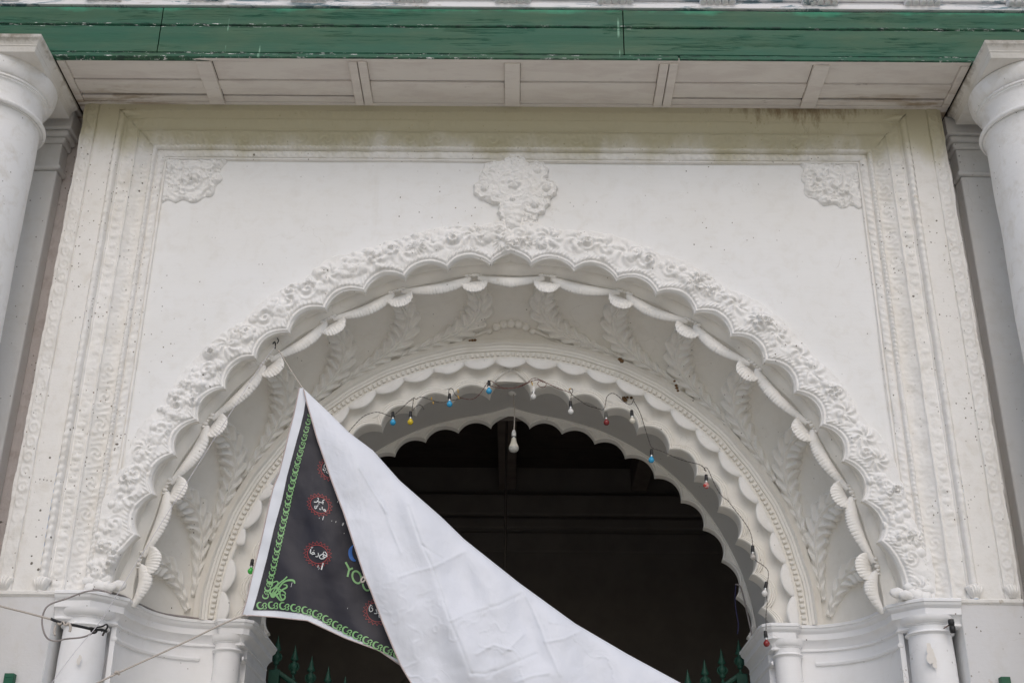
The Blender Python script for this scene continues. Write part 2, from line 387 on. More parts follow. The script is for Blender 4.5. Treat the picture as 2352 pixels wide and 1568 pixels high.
M_flexw=sheet('white_flex_back',(.73,.755,.82),.45,fold=.45)
M_flexm=sheet('white_flex_margin',(.72,.75,.81),.38,fold=.25,coat=.1)
M_flexd=sheet('dark_printed_flex',(.018,.017,.027),.52,fold=.20,dirt=.0,coat=.0)
M_pgreen=simple('printed_light_green',(.24,.48,.20),.4,noise=.06)
M_pred=simple('printed_red',(.38,.05,.05),.4,noise=.1)
M_pwhite=simple('printed_white',(.75,.77,.77),.4,noise=.05)
M_pblue=simple('printed_blue',(.03,.16,.55),.4,noise=.1)
M_hem=simple('flex_hem',(.55,.46,.44),.8,noise=.1)
def ground_mat():
    m,nt,b=mat_base('paved_ground',.9,.2); T=NT(nt)
    c=T.mix(T.ramp(T.noise(.8,6,.6),[(.35,0.),(.7,1.)]),(.60,.56,.48),(.52,.475,.39)); T.l(c,b.inputs['Base Color'])
    T.bump(T.noise(8,5,.6),.4,.02,b); return m
M_ground=ground_mat()

# ------------------------------------------------------------------ ground and interior
g=80; V=[(-g,-g,-OZ),(g,-g,-OZ),(g,g,-OZ),(-g,g,-OZ)]
o=obj('ground',V,[(0,1,2,3)],M_ground,smooth=False); o['kind']='structure'
YB=5.6   # back wall of the hall behind the arch
HX=2.7
def struct(o): o['kind']='structure'; return o
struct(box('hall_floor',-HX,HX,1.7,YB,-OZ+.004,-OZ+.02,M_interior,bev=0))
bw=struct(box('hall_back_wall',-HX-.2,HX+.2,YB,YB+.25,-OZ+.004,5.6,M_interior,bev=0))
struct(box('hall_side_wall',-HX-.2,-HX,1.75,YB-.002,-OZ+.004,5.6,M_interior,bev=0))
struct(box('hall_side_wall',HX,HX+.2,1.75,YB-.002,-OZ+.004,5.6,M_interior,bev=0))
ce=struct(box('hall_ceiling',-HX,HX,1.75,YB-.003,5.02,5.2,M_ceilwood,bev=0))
for i in range(12):      # ceiling boards seen between the beams
    box('board',-HX+.01,HX-.01,1.78+i*.318,1.78+i*.318+.306,4.995,5.018,M_ceilwood,ce,bev=.004)
for k,(x0,x1,lb) in enumerate(((-.14,.05,'thick dark beam crossing the hall ceiling above the hanging bulb'),(1.33,1.50,'dark ceiling beam seen through the right half of the arch'),(-1.62,-1.45,'dark ceiling beam behind the white banner side of the arch'))):
    o=box('ceiling_beam',x0,x1,1.9,YB-.12,4.70,4.99,M_beamwood,bev=.008,w=.002); tag(o,lb,'beam','beams under the hall ceiling')
for (z0,z1,yy) in ((4.42,4.66,.10),(4.28,4.40,.06),(4.02,4.24,.035)):
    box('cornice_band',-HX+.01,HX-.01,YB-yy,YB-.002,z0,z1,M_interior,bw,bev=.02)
# carved arch on the back wall, seen dimly at the lower right
R=1.62; V1,F1=ring([(R-.30,0),(R-.27,-.04),(R-.03,-.05),(R,0)],8,172,90,lambda T,r,y:(r+.025*np.abs(np.sin(T*22))*(r<R-.15),y+YB-.004))
V1[:,2]-=.62
obj('blind_arch',V1,F1,M_interior,bw)
V1,F1=tube([(-.04,3.2,4.9),(-.045,3.2,4.0),(-.04,3.2,1.2)],.012)
rod=obj('hanging_rod',V1,F1,M_wire); tag(rod,'thin dark rod hanging down the middle of the dim hall','rod')

# ------------------------------------------------------------------ the arched wall
W=thing('arched_wall',(0,0.4,-OZ),'white plastered wall with a big lobed arch, carved frame and stucco leaves','wall')
N1=[173,163.4,157,150,143,136.1,128.7,121.4,114.3,107.2,100,93]   # (unused guide) angles of the outer cusps
PX,PZ=2.60,5.42                       # inner edge of the carved rectangular frame
YP=.10                                # depth of the flat panel
# flat panel round the arch
nth=181; th=np.radians(np.linspace(0,180,nth)); nr=14
Rm=np.minimum((PX+.02)/np.maximum(np.abs(np.cos(th)),1e-6),(PZ+.02-ZI)/np.maximum(np.sin(th),1e-6))
t=np.linspace(0,1,nr); RR=2.60+(np.maximum(Rm,2.605)-2.60)[:,None]*t[None,:]
X=RR*np.cos(th)[:,None]; Z=ZI+RR*np.sin(th)[:,None]
Y=YP+.006*fbm(X*1.1+9,Z*1.1+3,3)
obj('wall_panel',np.stack([X,Y,Z],-1),gridF(nth,nr,flip=True),M_wall,W)
# --- rectangular frame: profile over distance d from the panel
def fprof(d):
    y=np.full_like(d,.10)
    y=np.where(d>.004,.080,y)
    y=np.where((d>.018)&(d<.026),.092,y)
    y=np.where(d>.026,.078-.010*np.sin(np.clip((d-.026)/.056,0,1)*PI),y)
    y=np.where(d>.082,.085,y)
    rb=(d>.086)&(d<.122); y=np.where(rb,.075-.030*np.sqrt(np.clip(1-((d-.104)/.018)**2,0,1)),y)
    y=np.where(d>=.122,.098-(d-.122)/(.235-.122)*.055+.012*np.sin(np.clip((d-.122)/.113,0,1)*PI),y)
    y=np.where((d>.235)&(d<.250),.028,y)
    y=np.where(d>=.250,.040-.006*(d-.25)/.09,y)
    y=np.where(d>.336,.022,y)
    y=np.where((d>.346)&(d<.352),.034,y)
    y=np.where((d>.352)&(d<.40),.010-.030*np.sqrt(np.clip(1-((d-.376)/.024)**2,0,1)),y)
    y=np.where(d>=.40,.0,y)
    y=np.where((d>.553)&(d<.562),.010,y)
    y=np.where(d>=.562,-.006,y)
    y=np.where(d>=.645,.004,y)
    return y
def forn(s,d,seed):
    """relief height of the carved bands"""
    h=np.zeros_like(d)
    n=fbm(s*9+seed,d*9+3,4); n2=fbm(s*30+seed,d*30,3)
    wear=.55+.9*(fbm(s*.9+seed*3,d*0+7,2)+.3)
    # inner carved leaves 0.026..0.082: slanting leaflets
    m=sstep(.028,.036,d)*(1-sstep(.074,.082,d))
    h+=m*.008*wear*np.maximum(0,np.sin(2*PI*(s/.055)+ (d-.054)*55))
    # rope
    m=((d>.086)&(d<.122))*1.; h+=m*.005*np.sin(2*PI*(s/.034)+d*110)
    # scroll band in the cove
    m=sstep(.135,.155,d)*(1-sstep(.215,.232,d))
    c=np.mod(s,.21)-.105; q=d-.185; rr=np.hypot(c,q*1.25); a=np.arctan2(q,c)
    h+=m*.010*wear*np.maximum(0,np.cos(rr*150-a*2))*np.exp(-(rr/.075)**2)+m*.006*wear*np.maximum(0,np.sin(s*2*PI/.042+q*60))*(rr>.06)
    # egg band
    m=sstep(.256,.264,d)*(1-sstep(.326,.334,d))
    c=np.mod(s,.078)-.039; q=d-.297; e=np.hypot(c/.024,q/.034)
    h+=m*(.012*np.sqrt(np.clip(1-e**2,0,1))+.006*np.exp(-((e-1.32)/.16)**2))*(.5+.5*wear)
    h+=m*.004*wear*(np.abs(np.abs(c)-.039)<.006)
    # bead with slack leaf edge
    m=((d>.352)&(d<.402))*1.; h+=m*.0035*np.sin(2*PI*s/.06+d*30)*wear
    # outer carved strip
    m=sstep(.562,.570,d)*(1-sstep(.636,.644,d))
    c=np.mod(s,.105)-.0525; q=d-.604; e=np.hypot(c/.034,q/.030)
    h+=m*(.008*np.exp(-((e-.95)/.22)**2)+.006*np.clip(1-e*2.2,0,1))*(.4+.6*wear)
    h*=np.clip(.35+1.6*(fbm(s*1.7+seed*2,d*6,3)+.42),.15,1.15)
    carved=((d>.026)&(d<.40))|(d>.562)
    h+=np.where(carved,.010*n+.0045*n2,.0012*n)
    h+=np.where((d>=.40)&(d<.553),.002*fbm(s*2+seed,d*2,3),0)
    return h
DD=np.unique(np.concatenate([np.arange(0,.40,.0055),np.arange(.40,.553,.02),np.arange(.553,.672,.0055),[.004,.018,.026,.082,.086,.122,.1225,.235,.25,.336,.346,.352,.4,.553,.562,.645,.0035,.0175,.0255,.0815,.3355,.3995,.5525,.5615,.6445,.67]]))
DD=DD[DD<=.6701]
bands={'inner_frame':(0,.1225),'carved_cove':(.1225,.25),'egg_band':(.25,.346),'bead_moulding':(.346,.40),'plain_band':(.40,.553),'outer_carved_strip':(.553,.67)}
for nm,(a,b_) in bands.items():
    d=DD[(DD>=a-1e-9)&(DD<=b_+1e-9)]
    parts=[]
    for side in (0,1,2):
        L=(PZ-ZI) if side!=1 else 2*PX
        n=int(L/.0085) if nm!='plain_band' else int(L/.05)
        u=np.linspace(0,1,n)[:,None]*np.ones_like(d)[None,:]; dd=np.ones((n,1))*d[None,:]
        if side==0: X=-(PX+dd); Z=ZI+u*(PZ+dd-ZI); s=Z
        elif side==2: X=PX+dd; Z=ZI+u*(PZ+dd-ZI); s=Z+3.3
        else: X=-(PX+dd)+u*2*(PX+dd); Z=PZ+dd; s=X+20
        yf=fprof(dd); of=forn(s,dd,side*5.1)
        base=.045-.045*np.clip((dd-.24)/.16,0,1)
        if side==1: fl=sstep(0,.16,PX+dd-np.abs(X))*sstep(.236,.25,dd)
        else: fl=sstep(PZ+dd-.42,PZ+dd-.02,Z)*.45*sstep(.236,.25,dd)
        Y=(yf-of)*(1-fl)+fl*(base-.35*of)
        if nm=='outer_carved_strip':   # ragged outer edge
            X=X+(np.sign(X)*(dd>.645)*(.007*fbm(s*5,s*0+2,4)) if side!=1 else 0)
        parts.append((np.stack([X,Y,Z],-1),gridF(n,len(d),flip=(side!=0) and side!=1 or False)))
    V1,F1=join(parts); obj(nm,V1,F1,M_frame,W)
# reveals at both outer ends and bare edge
for sx in (-1,1):
    n=200; zz=np.linspace(-OZ+.002,5.95,n); e=.004*fbm(zz*5,zz*0+sx,4)
    X=np.stack([sx*(3.268+e)]*2+[sx*(3.262+e)],1); Y=np.stack([zz*0+.002,zz*0+.012,zz*0+.29],1); Z=np.stack([zz]*3,1)
    obj('wall_end',np.stack([X,Y,Z],-1),gridF(n,3,flip=sx<0),M_raw,W)
# top of frame closed against the soffit
# --- outer lobed arch: cusp angles
half=[86.6,79.2,71.8,64.7,57.5,50.4,43.4,36.4,29.6,23.0,16.0,9.2]
cusp1=sorted([180-a for a in half]+half)
cusp1=[-2.2]+cusp1+[182.2]
def lobes(T,cusps,rc,depth,apex_r=None,apex_w=0,spring=None):
    """edge radius of a multifoil arch at angle T (radians)"""
    a=np.degrees(T); R=np.full_like(a,rc)
    cs=np.array(cusps)
    i=np.clip(np.searchsorted(cs,a)-1,0,len(cs)-2); c0=cs[i]; c1=cs[i+1]; u=(a-c0)/(c1-c0)
    e=np.sqrt(np.clip(1-(2*u-1)**2,0,1)); R=rc+depth*(.25*e+.75*(1-(2*u-1)**2)) 
    if apex_r is not None:       # central ogee between the two middle cusps
        mid=(c0<90)&(c1>90); v=np.abs(2*u-1)          # 0 at apex, 1 at cusps
        R=np.where(mid,rc+(apex_r-rc)*(1-v)**.52,R)
    if spring: R=R+spring*np.clip(1-np.minimum(a,180-a)/16,0,1)**2
    return R
r1=lambda T:lobes(T,cusp1,2.436,.078,2.540,spring=.05)
nT=1500; TH=np.radians(np.linspace(0,180,nT))
# archivolt relief
nw=60; w=np.linspace(0,1,nw)
Rin=r1(TH); adeg=np.degrees(TH)
Rout=2.722+.052*np.sin(TH)**3+.044*np.abs(np.sin(np.radians(adeg)*2.55*5.2+.4*np.sin(adeg*.2)))+.030*fbm(adeg*.16,adeg*0+5,4)+.012*fbm(adeg*.8,adeg*0+1,3)+.02*np.exp(-((adeg-90)/4)**2)
T2=TH[:,None]*np.ones(nw)[None,:]; RR=Rin[:,None]+(Rout-Rin)[:,None]*w[None,:]
S=T2*2.6; D=RR-Rin[:,None]; WW=w[None,:]*np.ones((nT,1))
H=.052*np.ones_like(RR)*(.5+.5*sstep(0,.05,D))*(1-.20*sstep(.5,1,WW))
H+=.030*fbm(S*4,RR*4,3)+.003*fbm(S*20,RR*20,3)
H+=.006*(.5-np.abs(fbm(S*11+.4*fbm(S*4,RR*4,2),RR*11,3))*3).clip(0,1)*sstep(.02,.06,D)
# scalloped beading next to the cusps
H+=.010*np.exp(-((D-.018)/.009)**2)-.006*np.exp(-((D-.034)/.006)**2)
H+=.008*np.exp(-((D-.055)/.02)**2)*np.maximum(0,np.sin(S*2*PI/.028+D*90))
# clusters of balls, flowers and fans
def stamp(a0,r0,rad,h,kind='ball',ph=0,k=6):
    r0=r0+.050*math.sin(a0)**3; rad=rad*(1+.18*math.sin(a0)**3)
    s0=a0*2.6; i0,i1=np.searchsorted(TH,[a0-rad/2.6*1.3,a0+rad/2.6*1.3]); i0=max(0,i0); i1=min(nT,i1)
    if i1<=i0: return
    sl=slice(i0,i1); ds=(S[sl]-s0)*(RR[sl]/2.6); dr=RR[sl]-r0; q=np.hypot(ds,dr)/rad; an=np.arctan2(dr,ds)
    if kind=='ball': f=h*np.sqrt(np.clip(1-q*q,0,1))
    elif kind=='flower': f=h*np.sqrt(np.clip(1-q*q,0,1))*(.72+.28*np.abs(np.cos(an*k/2+ph)))+h*.5*np.sqrt(np.clip(1-(q/.3)**2,0,1))-.012*np.exp(-((q-.36)/.08)**2)*(q<1)
    elif kind=='fan':
        m=np.clip(1-q**3,0,1)*(q<1); f=m*h*(.4+.35*np.cos(an*k*1.6+q*7+ph))*sstep(.1,.35,q)
    elif kind=='scroll': f=h*np.clip(1-q*q,0,1)*(.5+.5*np.cos(q*11-an+ph))*(q<1)
    H[sl]=np.where(f>.3*h,np.maximum(H[sl],H[sl]*.6+.016+f*.8),H[sl]+f*.5) if kind=='ball' else H[sl]+f*.8
for k in range(46):
    a0=math.radians(2+k*3.9+rnd.uniform(-.6,.6)); left=a0>PI/2
    if rnd.random()<(.35 if left else .85):
        stamp(a0,2.63+rnd.uniform(-.02,.02),rnd.uniform(.08,.115),.038,'fan',rnd.uniform(0,6),rnd.choice((3,4,5)))
    else:
        stamp(a0,2.62,rnd.uniform(.06,.09),.030,'scroll',rnd.uniform(0,6))
for k in range(44):
    a0=math.radians(rnd.uniform(1,179)); left=a0>PI/2
    kind=rnd.choice(('flower','scroll','fan'))
    stamp(a0,rnd.uniform(2.55,2.70),rnd.uniform(.045,.068),rnd.uniform(.030,.044),kind,rnd.uniform(0,6),rnd.choice((5,6,8)))
for k in range(260):
    a0=math.radians(rnd.uniform(1,179)); left=a0>PI/2
    if not left and rnd.random()<.35: continue
    cl=rnd.uniform(2.57,2.69); rad=rnd.uniform(.020,.034)
    for j in range(rnd.choice((1,2,3,5,6)) if left else rnd.choice((1,1,2,3))):
        stamp(a0+rnd.gauss(0,.011),cl+rnd.gauss(0,.024),rad*rnd.uniform(.75,1.1),rad*rnd.uniform(.75,1.),'ball')
edge=sstep(0,.012,(Rout[:,None]-RR)); H=H*edge-(1-edge)*.01
Yg=YP-np.maximum(H,-.012); Yg[:,0]=YP-.026; 
V=np.stack([RR*np.cos(T2),Yg,ZI+.001+RR*np.sin(T2)],-1)
obj('archivolt',V,gridF(nT,nw,flip=True),M_orn,W)
# lobed under-edge, a thin shell running back
nT2=1200; TT=np.radians(np.linspace(0,180,nT2)); R0=r1(TT)
prof=[(0.0,YP-.010),(-.006,YP-.006),(-.008,YP+.01),(-.004,YP+.03),(0,.215)]
prof=[(0.0,YP-.024,0),(-.004,YP-.018,0),(-.008,YP+.002,0),(-.004,YP+.010,0),(0,YP+.020,.10),(0,YP+.038,.42),(0,YP+.058,.75),(0,YP+.074,.95),(0,.190,1.)]
am=np.clip((R0-2.514)/.04,0,1)
RR2=np.stack([(R0+a)*(1-k*(1-am))+k*(1-am)*2.512 for a,b,k in prof],1); YY=np.stack([np.full(nT2,b) for a,b,k in prof],1)
V=np.stack([RR2*np.cos(TT)[:,None],YY,ZI+.001+RR2*np.sin(TT)[:,None]],-1)
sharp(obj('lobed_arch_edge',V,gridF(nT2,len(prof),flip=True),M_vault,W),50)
# band behind the lobes
def wavy(T,R,Y): return R+.004*np.sin(T*23)+.003*np.sin(T*51+1),Y
pr=rounded([(2.64,.178),(2.515,.180),(2.500,.186),(2.484,.200),(2.470,.216),(2.460,.232),(2.454,.236),(2.450,.25),(2.462,.30)],.01)
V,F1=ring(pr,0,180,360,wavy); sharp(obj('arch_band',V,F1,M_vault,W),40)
# --- concave vault
VA,VB,VY0,VR1=.34,.50,.30,2.13
def vault(T,t,h=0):
    ph=t*PI/2; r=VR1+VA*np.cos(ph); y=VY0+VB*np.sin(ph)
    nr_=np.cos(ph)/VA; ny=np.sin(ph)/VB; L=np.sqrt(nr_**2+ny**2); r=r-h*nr_/L; y=y-h*ny/L
    return np.stack([r*np.cos(T),y,ZI+r*np.sin(T)],-1)
n1,n2_=420,22; Tg,tg=np.meshgrid(np.radians(np.linspace(0,180,n1)),np.linspace(-.02,1.02,n2_),indexing='ij')
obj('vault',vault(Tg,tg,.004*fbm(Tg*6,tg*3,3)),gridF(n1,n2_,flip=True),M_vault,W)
LV=.635
shell_a=[83.6,70.2,57.6,44.9,31.2,18.7,6.4]
# --- acanthus leaves
def leaf(a_s,mir,seed,last=False):
    nq,nv=74,31
    q=np.linspace(0,1,nq); v=np.linspace(-1,1,nv)
    KO=np.array([0,.9,.5,-.4,-1.8,-4.5,-8.5,-13.2,-16.5]); KT=np.array([.10,.30,.46,.56,.66,.75,.815,.855,.875])
    if a_s<10: KO=np.array([0,1.4,1.6,1.2,.4,-1.0,-2.4,-3.6,-4.6]); KT=np.array([.10,.26,.38,.48,.57,.66,.73,.78,.82])
    elif a_s<25: KO=KO*.86
    kk=np.linspace(0,1,len(KO)); 
    th0=a_s+np.interp(q,kk,KO); t0=np.interp(q,kk,KT)
    for _ in range(8):
        th0[1:-1]=(th0[:-2]+th0[1:-1]+th0[2:])/3; t0[1:-1]=(t0[:-2]+t0[1:-1]+t0[2:])/3
    tt=np.radians(th0); rr=VR1+VA*np.cos(t0*PI/2); a=np.cumsum(np.concatenate([[0],np.diff(tt)*(rr[1:]+rr[:-1])/2])); b=t0*LV
    da=np.gradient(a); db=np.gradient(b); L=np.hypot(da,db)+1e-9; nx,ny=-db/L,da/L
    arc=np.concatenate([[0],np.cumsum(np.hypot(np.diff(a),np.diff(b)))]); al=arc/arc[-1]
    wd=(.128 if a_s>10 else .10)*np.sin(np.clip(al*3+.55,0,PI/2))*(1-sstep(.22,.95,al)*.68)
    f=arc/.060+seed
    saw=1-.24*np.abs(np.mod(f,1)-.35)/.65
    Q=np.ones((nq,nv)); vv=v[None,:]*Q
    sgn=np.sign(vv)+(vv==0)
    W_=(wd*1.0)[:,None]*(1-.42*np.abs(np.mod((arc/.094)[:,None]+seed+.45*sgn,1)-.3))
    X_=vv*W_
    # vein phase slants towards the tip
    ph=(arc/.094)[:,None]+seed+.45*sgn+.95*np.abs(vv)**1.3*(W_/.09)
    h=.062*(1-.30*np.abs(vv)**2)+.022*np.sin(2*PI*ph)*sstep(.08,.35,np.abs(vv))+.0035*np.sin(6*PI*ph+1)*np.abs(vv)
    h+=.012*np.exp(-(vv/.07)**2)-.012*np.exp(-((np.abs(vv)-.16)/.06)**2)
    h+=.003*fbm(arc[:,None]*25+seed*7,vv*4,3)
    h*= (1-.40*al)[:,None]
    h=np.where(np.abs(vv)>.985,-.004,h)
    h[0]=-.004; h[-1]=-.004
    Tn=tt[:,None]+nx[:,None]*X_/rr[:,None]; tn=(b[:,None]+ny[:,None]*X_)/LV
    tn=np.clip(tn,.01,.93)
    if mir: Tn=PI-Tn
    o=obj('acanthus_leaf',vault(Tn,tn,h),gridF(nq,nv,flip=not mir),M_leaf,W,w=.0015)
for k,a_s in enumerate(shell_a):
    leaf(a_s,False,k*.37+.1); leaf(a_s,True,k*.53+.3)
# small bead wreath on the crown of the vault
parts=[]
for i in range(7):
    u=(i-3)/3; T_=math.radians(90+u*4.2); rad=.026+.009*(1-u*u)+rnd.uniform(-.003,.003)
    c=vault(np.array(T_),np.array(.66+.10*u*u),.008)
    a1,a2=np.meshgrid(np.linspace(0,2*PI,12,endpoint=False),np.linspace(0.05,PI-.05,7),indexing='ij')
    Vb=np.stack([c[0]+rad*np.cos(a1)*np.sin(a2),c[1]+rad*.8*np.sin(a1)*np.sin(a2),c[2]+rad*np.cos(a2)],-1).reshape(-1,3)
    parts.append((Vb,gridF(12,7,closed_u=True)))
for sg in (-1,1):
    q=np.linspace(0,1,16); Tq=np.radians(90+sg*(4.2+9*q)); tq=.74+.22*q
    Pp=vault(Tq,tq,.006); Vt,Ft=tube(Pp,.016*(1-q*.6),8); parts.append((Vt,Ft))
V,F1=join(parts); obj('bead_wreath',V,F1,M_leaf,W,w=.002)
# --- shells
def shell(a_deg,seed):
    nu,nv=46,16
    u=np.linspace(-1,1,nu); v=np.linspace(0,1,nv); U,Vv=np.meshgrid(u,v,indexing='ij')
    hw=.102; hh=.122
    rib=np.abs(np.sin(U*PI*4.6+seed))**.45
    edge=np.sqrt(np.clip(1-(np.abs(U)**2.4),0,1))
    ex=U*hw*(.42+.58*np.sin(Vv*PI/2))
    er=-hh*(.10+.90*edge)*Vv**1.0*(1+.045*(rib-.5)*Vv)
    out=.060*np.sin(np.clip(Vv*1.05,0,1)*PI*.62)*(.55+.45*edge)+.010*rib*Vv-.003*(1-rib)*Vv
    out+=.004*fbm(U*5+seed*9,Vv*5,3)
    th=math.radians(a_deg)+ex/2.42
    r=2.425+er; y=.262-out
    V=np.stack([r*np.cos(th),y,ZI+r*np.sin(th)],-1)
    o=obj('shell',V,gridF(nu,nv,flip=False),M_shell,W)
    s=o.modifiers.new('thickness','SOLIDIFY'); s.thickness=.014; s.offset=-1
    # little knot that ties the swags above it
    parts=[]
    for j in range(5):
        T_=math.radians(a_deg)+(j-2)*.0105; rad=.010+.003*math.sin(j*2+seed)
        c=(2.452*math.cos(T_),.222,ZI+2.452*math.sin(T_))
        a1,a2=np.meshgrid(np.linspace(0,2*PI,10,endpoint=False),np.linspace(0.05,PI-.05,6),indexing='ij')
        parts.append((np.stack([c[0]+rad*1.5*np.cos(a1)*np.sin(a2),c[1]+rad*np.sin(a1)*np.sin(a2),c[2]+rad*np.cos(a2)],-1).reshape(-1,3),gridF(10,6,closed_u=True)))
    Vk,Fk=join(parts); obj('knot',Vk,Fk,M_shell,o)
angs=shell_a+[180-a for a in shell_a]
for k,a_ in enumerate(angs): shell(a_,k*.7)
# --- pleated swags between the shells
sa=sorted(angs); ends=[-1.5]+sa+[181.5]
for k in range(len(ends)-1):
    a0,a1=ends[k],ends[k+1]
    if a1-a0<5: pass
    nu,nv=90,9; u=np.linspace(0,1,nu); v=np.linspace(0,1,nv); U,Vv=np.meshgrid(u,v,indexing='ij')
    A=a0+.7+(a1-a0-1.4)*U; toward=(.58 if (a0+a1)/2<90 else .42)
    if abs((a0+a1)/2-90)<3: toward=.5
    if toward==.5: bulge=1-np.abs(2*U-1)**1.0; bulge=bulge**.8
    else:
        x=U; p1,p2=(1.25,.8) if toward>.5 else (.8,1.25); bulge=(x**p1*(1-x)**p2)/((.5**p1*.5**p2)); bulge=np.clip(bulge,0,1.15)
    sag=.026*np.sin(U*PI)
    wd=.012+.066*bulge
    rib=np.abs(np.sin(PI*U*(a1-a0)*1.6+np.sin(U*9)))**.5*2-1; 
    r=2.448-sag-wd*Vv*(1+.04*rib*Vv)
    y=.240-.040*np.sin(np.clip(Vv,0,1)*PI*.75)*(.3+.7*bulge)+.020*Vv-.0026*rib*Vv*(.3+.7*bulge)
    if toward==.5: y=y-.0
    T_=np.radians(A)
    o=obj('swag',np.stack([r*np.cos(T_),y,ZI+r*np.sin(T_)],-1),gridF(nu,nv,flip=True),M_shell,W,w=.002)
    s=o.modifiers.new('thickness','SOLIDIFY'); s.thickness=.012
# --- roll ring with fillets
pr=[(2.18,.80)]; pr+=[(a+.006,b+.055) for a,b in arcp(2.142,.662,.044,50,225,12)+[(2.106,.645),(2.101,.655),(2.084,.660),(2.079,.668),(2.064,.671)]]
pr+=[(2.066,.740),(2.018,.740),(2.014,.727),(1.998,.725),(1.990,.731),(1.986,.75),(1.980,.77),(1.965,.787),(1.935,.799),(1.90,.803),(1.845,.806)]
V,F1=ring(pr,0,180,420,lambda T,R,Y:(R+.003*np.sin(T*19)+.002*np.sin(T*43+2),Y+.002*np.sin(T*31)))
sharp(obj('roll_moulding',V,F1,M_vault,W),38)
# dentils
nd=166; proto=None
dx,dy,dz=.0115,.012,.016
Vd=np.array([(x,y,z) for x in (-dx,dx) for y in (-dy,dy) for z in (-dz,dz)]); Fd=np.array([(0,1,3,2),(4,6,7,5),(0,4,5,1),(2,3,7,6),(0,2,6,4),(1,5,7,3)])
for i in range(nd):
    T_=PI*(i+.5)/nd; c=np.array([2.040*math.cos(T_),.734,ZI+2.040*math.sin(T_)])
    if proto is None:
        proto=obj('dentil',Vd,Fd,M_vault,W,smooth=False); pc=np.array([0,0,OZ]); o=proto; bevel(o,.004,2)
    else:
        o=proto.copy(); C.objects.link(o); o.parent=W
    Lw=c+np.array([0,0,OZ])+np.array([rnd.gauss(0,.0012),0,rnd.gauss(0,.0012)]); LOC[o.name]=Lw; o.location=Lw-LOC[W.name]
    o.rotation_euler=(0,PI/2-T_+rnd.gauss(0,.04),0); 
# hanging valance scallops
cus=np.linspace(-1,181,28)
for k in range(27):
    a0,a1=cus[k],cus[k+1]
    broken=k in (22,24)
    nu,nv=22,7; U,Vv=np.meshgrid(np.linspace(0,1,nu),np.linspace(0,1,nv),indexing='ij')
    e=(1-(2*U-1)**2)**.75
    if k==22: e=e*np.where(U>.45,1,.15)
    if k==24: e=e*np.where(U>.5,.0,.8)
    if k in (19,15): e=e*(1-.12*(np.abs(U-.8)<.1))
    T_=np.radians(a0+(a1-a0)*U); r=1.996-.076*e*Vv+.006; y=.735-.018*np.sin(Vv*PI*.6)*e+.018*Vv-.004*(1-e)
    o=obj('valance_scallop',np.stack([r*np.cos(T_),y,ZI+r*np.sin(T_)],-1),gridF(nu,nv,flip=True),M_shell,W,w=.0018)
    s=o.modifiers.new('thickness','SOLIDIFY'); s.thickness=.014; s.offset=-1
# --- inner lobed arch with fluted edge
cusp2=[4.2,12.2,20.9,29.6,38.9,47.9,57.0,66.3,75.3,85.0]; cusp2=[-4.2]+cusp2+[180-a for a in cusp2[::-1]]+[184.2]
r2f=lambda T:lobes(T,cusp2,1.745,.082,1.935,spring=.03)
def edgeprof(rf,prof,name,mat,n=1100,sh=40,wv=.0015):
    TT=np.radians(np.linspace(0,180,n)); R0=rf(TT)
    RRx=np.stack([R0+a for a,b in prof],1); YY=np.stack([np.full(n,b) for a,b in prof],1)
    # soften the flutes towards the cusps so that they do not cross the roll ring
    RRx=np.concatenate([np.full((n,1),1.93),RRx],1); YY=np.concatenate([np.full((n,1),.8072),YY],1)
    V=np.stack([RRx*np.cos(TT)[:,None],YY,ZI+RRx*np.sin(TT)[:,None]],-1)
    return sharp(obj(name,V,gridF(n,len(prof)+1,flip=True),mat,W,w=wv),sh)
flu=[(.062,.812),(.060,.795)]+[(.060-.004*i,.795-.004*math.sin(i/4*PI)) for i in range(1,5)]+[(.042,.797)]+[(.042-.004*i,.789-.004*math.sin(i/4*PI)) for i in range(0,5)]+[(.024,.792)]+[(.022-.004*i,.782-.004*math.sin(i/4*PI)) for i in range(0,5)]+[(.003,.784),(0,.79),(-.001,.83),(.002,.93)]
edgeprof(r2f,flu,'inner_lobed_arch',M_vault)
# grey barrel soffit behind it
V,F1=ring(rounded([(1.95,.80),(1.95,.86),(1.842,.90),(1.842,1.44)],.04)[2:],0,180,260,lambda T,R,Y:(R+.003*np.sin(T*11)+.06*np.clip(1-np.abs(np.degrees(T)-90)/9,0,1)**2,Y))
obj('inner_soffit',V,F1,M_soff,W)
V,F1=ring([(2.3,.806),(1.90,.8065)],0,180,200); obj('backing',V,F1,M_vault,W)
V,F1=ring([(1.842,.84),(2.6,.84),(2.6,.30)],0,180,120); obj('arch_core',V,F1,M_vault,W)
# --- rear lobed arch
cusp3=[2.6,12.6,22.2,31.5,40.4,49.6,58.7,67.5,76.4,85.0]; cusp3=[-5]+cusp3+[180-a for a in cusp3[::-1]]+[185]
r3f=lambda T:lobes(T,cusp3,1.755,.070,1.87,spring=.03)
TT=np.radians(np.linspace(0,180,1100)); R0=r3f(TT)
cols=[(1.0,1.845,1.43),(1.0,1.842,1.418),(1.0,1.832,1.418),(1.0,1.828,1.43),(.5,1.84,1.438),(0,0,1.432),(-1,-.006,1.436),(-1,-.008,1.45),(-1,0,1.53),(1.0,1.90,1.53)]
RRx=[];YY=[]
for a,b_,y in cols:
    if a>=1: RRx.append(np.full(1100,b_)); 
    elif a==.5: RRx.append(np.minimum(R0+.014,1.826))
    elif a==0: RRx.append(R0+.004)
    else: RRx.append(R0+b_)
    if a>=1: RRx[-1]=RRx[-1]+.06*np.clip(1-np.abs(np.degrees(TT)-90)/9,0,1)**2
    YY.append(np.full(1100,y))
RRx=np.stack(RRx,1);YY=np.stack(YY,1)
